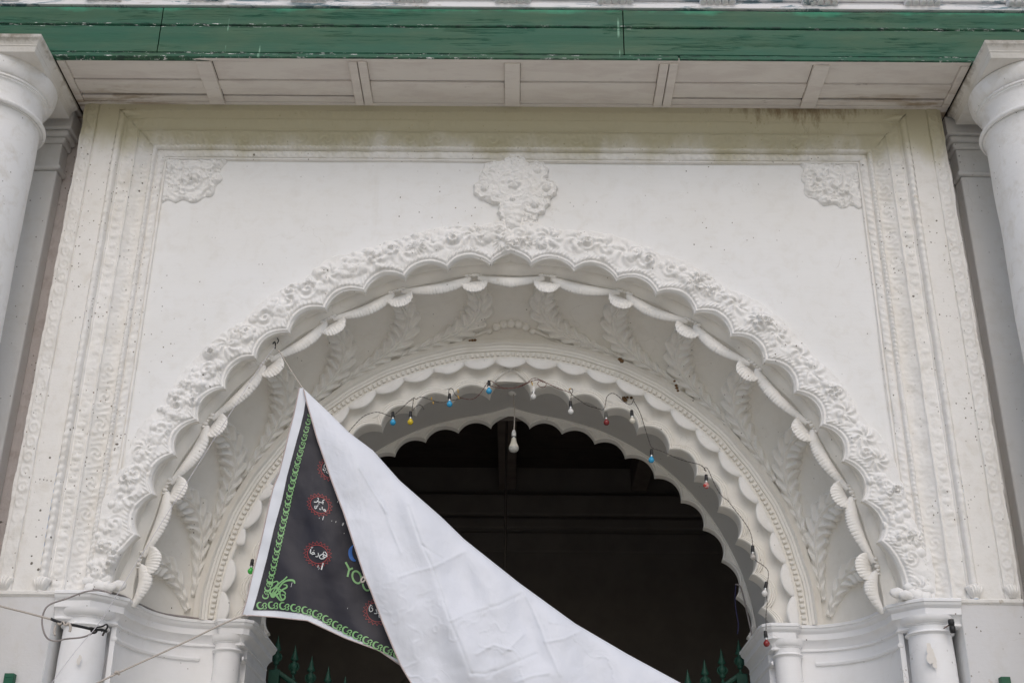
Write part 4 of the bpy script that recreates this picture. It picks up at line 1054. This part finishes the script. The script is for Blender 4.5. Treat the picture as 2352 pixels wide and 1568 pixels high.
# corner flourish
z2=lambda X,Y_:(545.5+X/4.5508,1148.4+Y_/4.5508)
fl=[([(600,870),(590,835),(540,830),(480,850),(440,900),(400,960),(360,1000),(335,960),(360,920),(410,910),(440,960),(450,1020),(480,1040)],[2,5,5,4,4,4,4,3,3,4,4,3,2]),
    ([(520,795),(485,830),(440,860),(410,900),(380,940),(350,1000)],[3,3,3,3,3,3]),
    ([(330,880),(370,860),(410,840),(430,860),(400,900),(350,930)],[3,3,3,3,3,2]),
    ([(345,985),(380,1000),(420,980),(470,930),(520,910),(515,880),(480,880)],[4,4,4,4,4,3,2]),
    ([(380,960),(420,1010),(450,1050),(495,1030),(500,990),(460,985)],[5,5,4,4,3,2]),
    ([(345,960),(355,1010),(385,1010),(390,980)],[4,4,3,2]),([(395,890),(440,930),(500,960),(500,985)],[3,3,3,2]),([(320,850),(350,850),(370,880),(345,905)],[3,3,3,2])]
print_obj('corner_flourish',[ribbon([z2(*p) for p in a],[w_*.95 for w_ in b_]) for a,b_ in fl],M_pgreen)
# medallions: toothed red ring, inner oval, white lettering
def medallion(cx,cy,rx,ry,tilt,letters,n=20):
    r=[]; pts=[]
    ca,sa_=math.cos(tilt),math.sin(tilt)
    def e(k,a): x,y=rx*k*math.cos(a),ry*k*math.sin(a); return (cx+x*ca-y*sa_,cy+x*sa_+y*ca)
    for i in range(2*n): pts.append(e(1.0 if i%2 else .80,PI*i/n))
    r.append(ribbon(pts,1.5,0,closed=True))
    r.append(ribbon([e(.72,2*PI*i/40) for i in range(40)],1.5,0,closed=True))
    m=print_obj('medallion',r,M_pred)
    print_obj('lettering',[ribbon(l,w_*.85,1) for l,w_ in letters],M_pwhite,m,.0085)
S2=lambda pts:[z2(*p) for p in pts]
# name in the lower medallion, traced stroke by stroke
L1=[(S2([(905,535),(890,560),(915,572),(935,580)]),2.2),(S2([(938,580),(925,590),(905,592),(890,590),(905,570),(890,562),(868,570),(852,590),(870,612),(900,608),(915,595)]),2.4),
    (S2([(912,535),(935,560),(932,585)]),2),(S2([(843,548),(848,570),(838,590),(815,585)]),2.3),
    (S2([(765,515),(758,550),(775,555),(785,540),(805,545),(800,560),(775,565)]),2.4),(S2([(766,508),(764,540)]),2.2),(S2([(797,522),(801,526)]),2.6),
    (S2([(770,488),(780,498),(790,488)]),1.4),(S2([(772,500),(782,490)]),1.2),(S2([(790,556),(812,562)]),2)]
medallion(*z2(838,562),33,29,.35,L1,21)
zb_=lambda X,Y_:(X/2.926,1032.4+Y_/2.926)
S3=lambda pts:[zb_(*p) for p in pts]
L2=[(S3([(2180,335),(2165,345),(2178,358),(2150,352),(2138,345),(2125,352),(2110,350)]),2.2),(S3([(2138,322),(2142,335),(2130,345)]),1.8),(S3([(2133,322),(2136,326)]),2),(S3([(2168,362),(2172,364)]),2),
    (S3([(2192,415),(2170,405),(2180,398),(2190,408)]),2),(S3([(2165,382),(2166,402)]),2),(S3([(2158,400),(2148,402),(2150,392)]),2),(S3([(2138,378),(2128,375),(2130,388),(2120,398),(2115,385),(2118,375)]),2.2),(S3([(2136,368),(2140,370)]),2),(S3([(2144,350),(2141,362),(2150,362)]),1.3)]
medallion(*zb_(2148,370),31,25,.55,L2,19)
L3=[(S3([(2195,95),(2178,100),(2178,122),(2192,128)]),2.),(S3([(2172,125),(2172,138),(2186,140),(2192,130)]),2.),(S3([(2205,158),(2190,150),(2200,145)]),2.),(S3([(2180,148),(2182,151)]),2.)]
medallion(*zb_(2218,130),30,27,.6,L3,19)
zm=lambda X,Y_:(774+X/2.926,1032.4+Y_/2.926)
S4=lambda pts:[zm(*p) for p in pts]
L4=[(S4([(228,1040),(215,1060),(220,1088),(240,1082),(240,1062),(228,1060)]),2.4),(S4([(228,1040),(238,1052)]),1.4),(S4([(262,1070),(272,1100),(250,1098)]),2.4),(S4([(275,1095),(292,1110),(280,1108),(285,1128)]),2.2)]
medallion(*zm(268,1090),33,30,.5,L4,20)
# letters YOU and the crescent
def glyph(strokes,w_): return [ribbon(S2(s),w_,0 if len(s)<4 else 2) for s in strokes]
Oc=[(1250+55*math.cos(a)*.80-0*1,800+72*math.sin(a)) for a in np.linspace(0,2*PI,20)]
rot=lambda pts,c,a:[(c[0]+(x-c[0])*math.cos(a)-(y-c[1])*math.sin(a),c[1]+(x-c[0])*math.sin(a)+(y-c[1])*math.cos(a)) for x,y in pts]
print_obj('lettering',glyph([[(1130,645),(1172,725)],[(1206,708),(1165,725)],[(1168,715),(1150,798)]],4.4)+[ribbon(S2(rot([(1247+44*math.cos(a),802+66*math.sin(a)) for a in np.linspace(0,2*PI,24)],(1247,802),-.35)),4.4,0)]+glyph([[(1308,868),(1320,915),(1350,945),(1390,930),(1400,880)]],4.2),M_pgreen)
cr=[(1222+50*math.cos(a),548+84*math.sin(a)) for a in np.linspace(-PI*.62-PI,PI*.35-PI+.45,22)]
cr=[(1240+62*math.cos(a),545+86*math.sin(a)) for a in np.linspace(math.radians(250),math.radians(95),22)]
print_obj('crescent',[ribbon(S2(cr),[1,4,8,9,9,7,3],0)],M_pblue)
# white scuffs on the print
sc_=[]
for (x,y,l,w_) in ((885,690,70,3),(842,690,25,1.5),(852,712,22,1.),(895,185,40,1.6),(855,186,10,1),(985,214,8,1),(1028,225,14,1.2),(1098,250,30,1.2),(1108,245,26,1.2),(1045,15,20,1),(1115,345,8,1),(1150,1128,8,1),(565,880,50,.8)):
    sc_.append(ribbon([z2(x+.15*l,y-l/2),z2(x,y),z2(x-.12*l,y+l/2)],w_,0))
print_obj('scuff_marks',sc_,M_pwhite)['kind']='stuff'
# tie loop half way down the free edge
lp=[at(545.5+X/4.5508,1148.4+Y_/4.5508,-.262) for X,Y_ in ((1345,835),(1320,795),(1295,820),(1290,850),(1310,858),(1335,830))]
V,F1=tube(lp,.006,6,smooth_pts=2); obj('tie_loop',V,F1,M_rope,BN)

# ------------------------------------------------------------------ strings, ropes, cables
def line(name,pts,rad,mat,label,cat,sm=2,group=None,twist=False):
    P=[at(x,y,Y) for x,y,Y in pts]
    V,F1=tube(P,rad,6,smooth_pts=sm); return tag(obj(name,V,F1,mat),label,cat,group)
line('string',[(636,800,.15),(645,812,.10),(668,850,-.02),(697,894,-.16)],.0035,M_rope,'short pale string tying the tip of the banner to the arch','string')
line('string',[(632,795,.15),(593,846.6,.0),(476.8,1032,-.25),(369,1203,-.42),(273.4,1357,-.55),(227,1434,-.6),(181,1483.5,-.7),(118,1568,-.9),(60,1650,-1.1)],.0022,M_thread,'long thin thread slanting down the left side of the arch','string')
line('rope',[(567,1412,-.15),(557,1412,-.17),(500,1437,-.22),(447.7,1463,-.26),(360,1504,-.34),(273.4,1543,-.42),(268,1546,-.43),(222,1568,-.48),(120,1622,-.6)],.0055,M_rope,'pale rope running down left from the lower corner of the banner','rope')
V,F1=tube([at(275,1541,-.42),at(262,1548,-.43),at(268,1540,-.44),at(274,1548,-.42)],.008,6,smooth_pts=2); obj('knot',V,F1,M_rope,bpy.data.objects['rope'])
line('rope',[(-60,1375,-.5),(0,1391,-.45),(68.4,1408,-.38),(119.6,1422,-.33),(150,1430,-.28)],.006,M_rope,'pale rope entering at the left edge, tied to a black wire','rope')
line('tied_wire',[(116,1420,-.33),(135,1428,-.31),(165,1434,-.28),(200,1441,-.22),(218,1447,-.16),(232,1444,-.14),(246,1450,-.12)],.0085,M_black,'black wire bundle knotted in front of the left engaged column','wire')
par=bpy.data.objects['tied_wire']
for pts,rr_,m in (([(200,1442,-.22),(212,1440,-.2),(225,1448,-.17),(215,1455,-.17),(207,1446,-.19),(222,1440,-.17),(235,1438,-.15),(244,1432,-.14),(248,1436,-.14),(244,1446,-.13),(232,1448,-.13)],.006,M_black),([(130,1424,-.31),(137,1435,-.31),(144,1425,-.30),(150,1437,-.30),(157,1428,-.29),(163,1439,-.29),(160,1450,-.29)],.008,M_rope),([(128,1436,-.31),(124,1450,-.31),(127,1458,-.31)],.007,M_rope),([(240,1450,-.12),(236,1458,-.1)],.007,M_wire)):
    V,F1=tube([at(*p) for p in pts],rr_,6,smooth_pts=2); obj('wire_loop',V,F1,m,par)
line('cable_loop',[(256,1362,-.05),(235,1354.5,-.06),(205,1355.4,-.08),(180,1363,-.12),(153.8,1374,-.15),(120,1384,-.16),(106,1393,-.17),(99,1408,-.17),(95.7,1425.4,-.17),(99,1447,-.17),(106,1463,-.17),(116,1470,-.17),(133,1472,-.17),(148,1466,-.17),(188,1463.7,-.17),(208,1456,-.17),(218.7,1447.6,-.17)],.0055,M_greycable,'grey cable hanging in a wide loop at the left end of the ledge','cable')
# cable lying on the ledge of the left jamb
Pc=[(x,y) for x,y in planpath(-1)[1:]]; Pc=offset_path(Pc,.012,-1)[:17]
Pc=[(x,y,ZI+.010+.004*math.sin(i*1.3)) for i,(x,y) in enumerate(Pc)]
V,F1=tube(Pc,.008,6,smooth_pts=1); tag(obj('cable',V,F1,M_greycable),'grey cable lying along the curved ledge left of the arch','cable')
# hook that holds the banner string
V,F1=tube([at(632,800,.20),at(633,790,.16),at(631,784,.15),at(627,789,.13)],.005,6,smooth_pts=1); tag(obj('hook',V,F1,M_black),'small black hook under the outer arch where the banner string starts','hook')
V,F1=tube([at(637,775,.17),at(640,783,.15),at(636,789,.15)],.004,6); obj('hook_tip',V,F1,M_black,bpy.data.objects['hook'])

# ------------------------------------------------------------------ string of coloured bulbs
wire_pts=[(790,1010,.66),(800,992,.66),(821,968,.67),(835,955,.67),(852,948,.67),(868,945,.67),(888,952,.66),(899,957,.66)]
seg=[('M_wire',wire_pts),
 ('M_wire',[(899,957,.66),(915,945,.68),(935,925,.69),(945,917,.70),(951,912,.72),(956,918,.72),(962,911,.72),(975,912,.72),(990,918,.72),(1005,924,.72),(1018,924,.72),(1034,920,.72),(1050,917,.72),(1063,913,.71)]),
 ('M_wire',[(951,912,.72),(948,928,.70),(946,948,.69),(950,938,.70),(962,928,.70),(970,932,.70),(974,940,.70)]),
 ('M_wire',[(1032,910,.70),(1030,898,.70),(1033,891,.70),(1040,892,.70),(1044,905,.70),(1053,912,.70)]),
 ('M_redwire',[(1053,912,.70),(1070,916,.69),(1085,918,.69),(1100,908,.68),(1112,890,.68),(1120,878,.68),(1124,872,.70),(1135,878,.68),(1150,890,.67),(1172,892,.67),(1195,888,.67),(1210,880,.68),(1225,873,.68),(1240,872,.68),(1252,876,.68),(1256,884,.68),(1248,891,.68),(1236,886,.68),(1234,878,.68),(1242,874,.68),(1262,882,.68),(1282,892,.69),(1305,899,.70),(1312,903,.70)]),
 ('M_redwire',[(1128,886,.68),(1150,892,.67),(1180,892,.67),(1200,884,.67),(1215,876,.68),(1222,868,.69),(1238,869,.69),(1247,878,.69)]),
 ('M_wire',[(1312,903,.70),(1306,895,.70),(1312,890,.70),(1317,897,.70),(1312,905,.70),(1311,918,.70)]),
 ('M_wire',[(1312,905,.70),(1330,918,.72),(1350,932,.74),(1370,936,.74),(1387,943,.73),(1391,925,.71),(1393,910,.71),(1405,901,.71),(1418,907,.71),(1432,922,.71),(1447,930,.71),(1452,926,.72),(1456,916,.73)]),
 ('M_wire',[(1456,921,.73),(1470,945,.74),(1480,978,.78),(1490,1010,.80),(1497,1030,.80),(1515,1033,.80),(1540,1045,.80),(1565,1056,.80),(1590,1062,.78),(1608,1066,.74),(1618,1074,.72),(1622,1082,.70)]),
 ('M_wire',[(1622,1082,.70),(1616,1078,.71),(1621,1071,.71),(1627,1078,.71),(1632,1090,.71),(1645,1120,.71),(1660,1142,.71),(1671,1147,.72),(1680,1160,.72),(1700,1185,.72),(1715,1205,.72),(1727,1228,.72),(1729,1258,.71),(1732,1285,.70),(1750,1295,.72),(1765,1308,.73),(1765,1325,.72),(1762,1340,.71),(1760,1365,.70),(1763,1385,.69),(1759,1410,.66),(1760,1440,.62),(1758,1458,.6)])]
ms={'M_wire':M_wire,'M_redwire':M_redwire}
WS=thing('light_string',at(1200,880,.7),'twisted dark wire carrying coloured bulbs along the inner arch edge','wire')
for mname,pts in seg:
    P=np.array([at(*p) for p in pts]); 
    for _ in range(2):
        Q=[P[0]]
        for a,b_ in zip(P[:-1],P[1:]): Q+=[a*.75+b_*.25,a*.25+b_*.75]
        Q.append(P[-1]); P=np.array(Q)
    # two twisted strands
    L=np.concatenate([[0],np.cumsum(np.linalg.norm(np.diff(P,axis=0),axis=1))]); n=max(20,int(L[-1]/.010)); s=np.linspace(0,L[-1],n)
    Pi=np.stack([np.interp(s,L,P[:,k]) for k in range(3)],1)
    prts=[]
    for ph in (0,PI):
        off=np.stack([.0022*np.cos(s*110+ph),.0*s,.0022*np.sin(s*110+ph)],1); prts.append(tube(Pi+off,.0015,5))
    V,F1=join(prts); obj('wire_strand',V,F1,ms[mname],WS)
for x,y,dx,dy in ((1053,912,3,8),(1052,898,1,8),(1108/1.0,0,0,0),(1222,880,2,8),(995,925,1,5),(991,915,0,-6),(1309,893,-4,3)):
    if y==0: continue
    V,F1=tube([at(x-dx/2,y-dy/2,.69),at(x+dx/2,y+dy/2,.685)],.004,6); obj('tape_tag',V,F1,M_yellowwire,WS)
def bulb(x,y,Y,colour,sock,label,dx=0,size=.0218):
    c=at(x,y,Y); top=at(x+dx,y-27,Y)
    root=thing('coloured_bulb',c,label,'bulb','bulbs hanging from the wire on the inner arch')
    ax=np.array(top)-np.array(c); ax[1]=0; ax/=np.linalg.norm(ax)
    e1=np.array([0.,1,0]); e2=np.cross(ax,e1)
    def lat(prof,n=20):
        th=np.linspace(0,2*PI,n,endpoint=False); V=[]
        for a in th:
            for r,z in prof: V.append(c+ax*z+r*(math.cos(a)*e1+math.sin(a)*e2))
        return np.array(V),gridF(n,len(prof),closed_u=True)
    r=size
    V,F1=lat([(.0005,-r)]+[(r*math.sin(a),-r*math.cos(a)) for a in np.linspace(.2,2.45,12)]+[(r*.46,r*.98),(r*.42,r*1.2)]); obj('glass',V,F1,BM[colour],root)
    V,F1=lat([(r*.40,r*1.15),(r*.47,r*1.22),(r*.44,r*1.35),(r*.48,r*1.5),(r*.45,r*1.7),(r*.45,r*2.0)]); sharp(obj('metal_cap',V,F1,M_cap,root),40)
    V,F1=lat([(r*.46,r*1.75),(r*.60,r*1.78),(r*.62,r*2.0),(r*.56,r*2.5),(r*.60,r*2.6),(r*.60,r*2.8),(r*.54,r*2.9),(r*.52,r*3.7),(r*.40,r*3.9),(.001,r*3.95)]); sharp(obj('socket',V,F1,sock,root),45)
    return root
bulb(902.5,970,.66,'blue',M_black,'leftmost blue bulb, beside the yellow one on the wire')
bulb(942.5,969,.69,'yellow',M_black,'only yellow bulb on the wire, above the banner edge',dx=1)
bulb(1032.5,928,.68,'blue',M_black,'blue bulb with long black socket, third on the wire from the left')
bulb(1123,898,.66,'blue',M_black,'topmost blue bulb just left of the arch point')
bulb(1225,911,.68,'white',M_whitesock,'white bulb in a white socket right of the arch point',dx=1)
bulb(1311,945,.68,'white',M_black,'white bulb in a long black socket under a curled wire',dx=-1)
bulb(1393,970,.71,'red',M_greysock,'dark red bulb in a dusty grey socket, high on the right side',dx=-2)
bulb(1452.5,966,.70,'cream',M_black,'cream white bulb beside the dark red one on the right',dx=-2)
bulb(1496,1056,.80,'blue',M_black,'lone blue bulb low on the right against the grey soffit',dx=1)
bulb(1622,1115,.69,'pink',M_black,'clear bulb with flaking red paint on the right of the arch')
bulb(1729,1279,.69,'clear',M_black,'dusty clear bulb hanging low on the right arch edge',dx=0)
bulb(1756,1362,.68,'white',M_black,'white bulb in a tilted black socket low on the right',dx=5)
bulb(1761,1477,.56,'red',M_black,'dark red bulb hanging in front of the right cornice',dx=-3)
bulb(576,1311,.62,'green',M_black,'green bulb peeping out behind the left edge of the banner',dx=4)

# pendant bulb in the middle
pc=at(1180,1020,1.15)
PB=thing('pendant_lamp',pc,'large white bulb hanging on a pale cord from the crown of the arch','lamp')
tp=np.array([pc[0]-.005,1.13,ZI+1.895]); z0=pc[2]
V,F1=tube([tp,tp+np.array([.004,0,-.12]),(tp+np.array([pc[0],1.15,z0+.20]))/2+np.array([.008,0,0]),np.array([pc[0]+.004,1.15,z0+.16]),np.array([pc[0],1.15,z0+.115])],.0050,8,smooth_pts=2); obj('cord',V,F1,M_rope,PB)
V,F1=lathe_z([(.001,z0+.119),(.008,z0+.118),(.012,z0+.112),(.0155,z0+.100),(.0155,z0+.094),(.0175,z0+.092),(.0175,z0+.068),(.015,z0+.064)],pc[0],1.15,24); obj('socket',V,F1,M_whitesock,PB)
V,F1=lathe_z([(.0150,z0+.0645),(.0152,z0+.056)],pc[0],1.15,24); obj('gasket',V,F1,M_black,PB)
V,F1=lathe_z([(.0135,z0+.060),(.0135,z0+.048)],pc[0],1.15,24); obj('metal_cap',V,F1,M_cap,PB)
V,F1=lathe_z([(.0150,z0+.050),(.0175,z0+.046),(.0200,z0+.030),(.0260,z0+.008),(.0345,z0-.012),(.0385,z0-.022),(.0385,z0-.028)],pc[0],1.15,28); obj('bulb_body',V,F1,BM['cream'],PB)
V,F1=lathe_z([(.0375,z0-.028),(.0385,z0-.034)]+[(.0383*math.cos(a),z0-.036-.030*math.sin(a)) for a in np.linspace(.1,PI/2-.02,8)],pc[0],1.15,28); obj('diffuser',V,F1,M_diff,PB)
V,F1=ring([],0,0,2) if False else lathe_z([(.001,ZI+1.880),(.026,ZI+1.880),(.036,ZI+1.888),(.040,ZI+1.93)],pc[0]-.01,1.13,20); obj('ceiling_hook_plate',V,F1,M_leaf,PB)

# ------------------------------------------------------------------ gates
def gate(sx):
    G=thing('gate_leaf',(sx*1.0,1.62,-OZ),('left' if sx<0 else 'right')+' leaf of the green iron gate with spear finials, inside the arch','gate','leaves of the green iron gate')
    yg=1.64
    def topz(x): a=abs(x); return 1.25+.59*(a/1.6)**1.75
    xs=np.linspace(.03,1.72,30)
    for dz_,nm in ((0,'top_rail'),(-.19,'lower_rail')):
        Vs=[]
        for x in xs:
            z=topz(x)+dz_
            for yy,zz in ((-.025,-.022),(-.025,.022),(.025,.022),(.025,-.022)): Vs.append((sx*x,yg+yy,z+zz))
        o=obj(nm,Vs,gridF(30,4,closed_v=True,flip=sx>0),M_iron,G,smooth=False); bevel(o,.005,1)
    xa,xb=sorted((sx*1.70,sx*1.78)); box('stile',xa,xb,yg-.035,yg+.035,-OZ+.01,1.93,M_iron,G,bev=.006)
    xa,xb=sorted((sx*.01,sx*.06)); box('stile',xa,xb,yg-.03,yg+.03,-OZ+.01,1.25,M_iron,G,bev=.006)
    pos=[1.735,1.60,1.47,1.34,1.21,1.08,.95,.82,.69,.56,.43,.30,.17]
    for i,x in enumerate(pos):
        zt=topz(x)
        if i: 
            V_,F_=lathe_z([(.010,-OZ+.02),(.010,zt)],sx*x,yg,10); obj('bar',V_,F_,M_iron,G)
        b0=zt+(.02 if i else .0)
        pr=[(.018,b0),(.018,b0+.01),(.010,b0+.014),(.010,b0+.04),(.022,b0+.045),(.022,b0+.055),(.014,b0+.06)]+[(.012+.020*math.sin(k/6*PI),b0+.06+.075*k/6) for k in range(1,6)]+[(.012,b0+.138),(.032,b0+.150),(.030,b0+.156),(.018,b0+.185),(.010,b0+.22),(.001,b0+.262)]
        V_,F_=lathe_z(pr,sx*x,yg,10); f=obj('spear_finial',V_,F_,M_iron,G)
        for k in (-1,1):
            V_,F_=tube([(sx*x+k*.010,yg,b0+.06),(sx*x+k*.038,yg,b0+.085),(sx*x+k*.034,yg,b0+.115),(sx*x+k*.016,yg,b0+.125)],.0055,6,smooth_pts=1); obj('leaf_scroll',V_,F_,M_iron,f)
    # pierced panel between the rails
    for x in np.arange(.12,1.68,.13):
        z=topz(x)-.095; a=np.linspace(0,2*PI,15); V_,F_=tube([(sx*x+.045*math.cos(q),yg,z+.05*math.sin(q)) for q in a],.007,6); obj('ring_scroll',V_,F_,M_iron,G)
gate(-1); gate(1)

# ------------------------------------------------------------------ small fittings
for (x,y,z_,lb) in ((24,1546,0,'top of a green painted post fixed to the wall at the lower left'),(2307,1554,0,'top of a green painted post fixed to the wall at the lower right')):
    p_=at(x,y,-.03); o=box('green_post',p_[0]-.030,p_[0]+.030,-.05,-.001,p_[2]-1.2,p_[2],M_green,bev=.004); tag(o,lb,'post','green posts on the wall')
L_=thing('lamp_holder',at(2185,1432,-.05),'empty black lamp holder at the right engaged column','lamp holder')
for (x,y) in ((2185,1430),(2188,1445)):
    c=at(x,y,-.03); V,F1=lathe_z([(.001,c[2]+.026),(.018,c[2]+.022),(.020,c[2]),(.016,c[2]-.02),(.001,c[2]-.022)],c[0],c[1],14); obj('socket',V,F1,M_black,L_)
V,F1=tube([at(2168,1442,-.06),at(2178,1436,-.02),at(2182,1430,.0)],.004,5); obj('nail',V,F1,M_rust,L_)
rb=line('ribbon',[(1690,1342,1.40),(1688,1375,1.42),(1691,1405,1.42),(1697,1432,1.42),(1694,1455,1.42)],.0045,M_purple,'dark purple ribbon hanging at the right foot of the rear arch','ribbon')
line('cable',[(1690,1341,1.38),(1700,1343,1.36),(1708,1370,1.36),(1717,1410,1.36),(1728,1462,1.36)],.006,M_greycable,'thin cable running down the right foot of the rear arch','cable')
# mud nests, holes and stubs
def lump(pts,r,mat,label,cat,name):
    parts=[]
    for i,(x,y,Y) in enumerate(pts):
        c=at(x,y,Y); a1,a2=np.meshgrid(np.linspace(0,2*PI,10,endpoint=False),np.linspace(.05,PI-.05,7),indexing='ij'); rr=r*(1+.35*np.sin(a1*3+i*2)*np.sin(a2*3))*rnd.uniform(.7,1.2)
        parts.append((np.stack([c[0]+rr*np.cos(a1)*np.sin(a2),c[1]+.5*rr*np.sin(a1)*np.sin(a2),c[2]+rr*.8*np.cos(a2)],-1).reshape(-1,3),gridF(10,7,closed_u=True)))
    V,F1=join(parts); return tag(obj(name,V,F1,mat),label,cat)
lump([(1436,918,.79),(1441,912,.79),(1433,914,.795),(1450,913,.795)],.014,M_mud,'small brown mud nest above the cream bulb','nest','mud_nest')
lump([(1085,781.5,.62),(1079,782,.63),(1091,781,.63)],.012,M_mud,'small brown mud lump on the roll moulding left of the crown','nest','mud_nest')
lump([(1428,829,.60),(1424,825,.61)],.014,M_mud,'small dark mud lump at the tail of a plaster leaf right of the crown','nest','mud_nest')
lump([(1553,885,.64),(1555,891,.63),(1557,897,.63),(1549,875,.64)],.011,M_mud,'broken brown strip of plaster beside the right leaves','debris','plaster_debris')
M_peel=plaster('peeled_plaster',(.755,.725,.685),speck=0,dirt=.3)
blotch(2136,1500,-.012,.026,.055,M_peel,W,3.); blotch(2146,1520,-.010,.014,.030,M_peel,W,8.); blotch(182,1516,-.012,.014,.026,M_peel,W,5.)
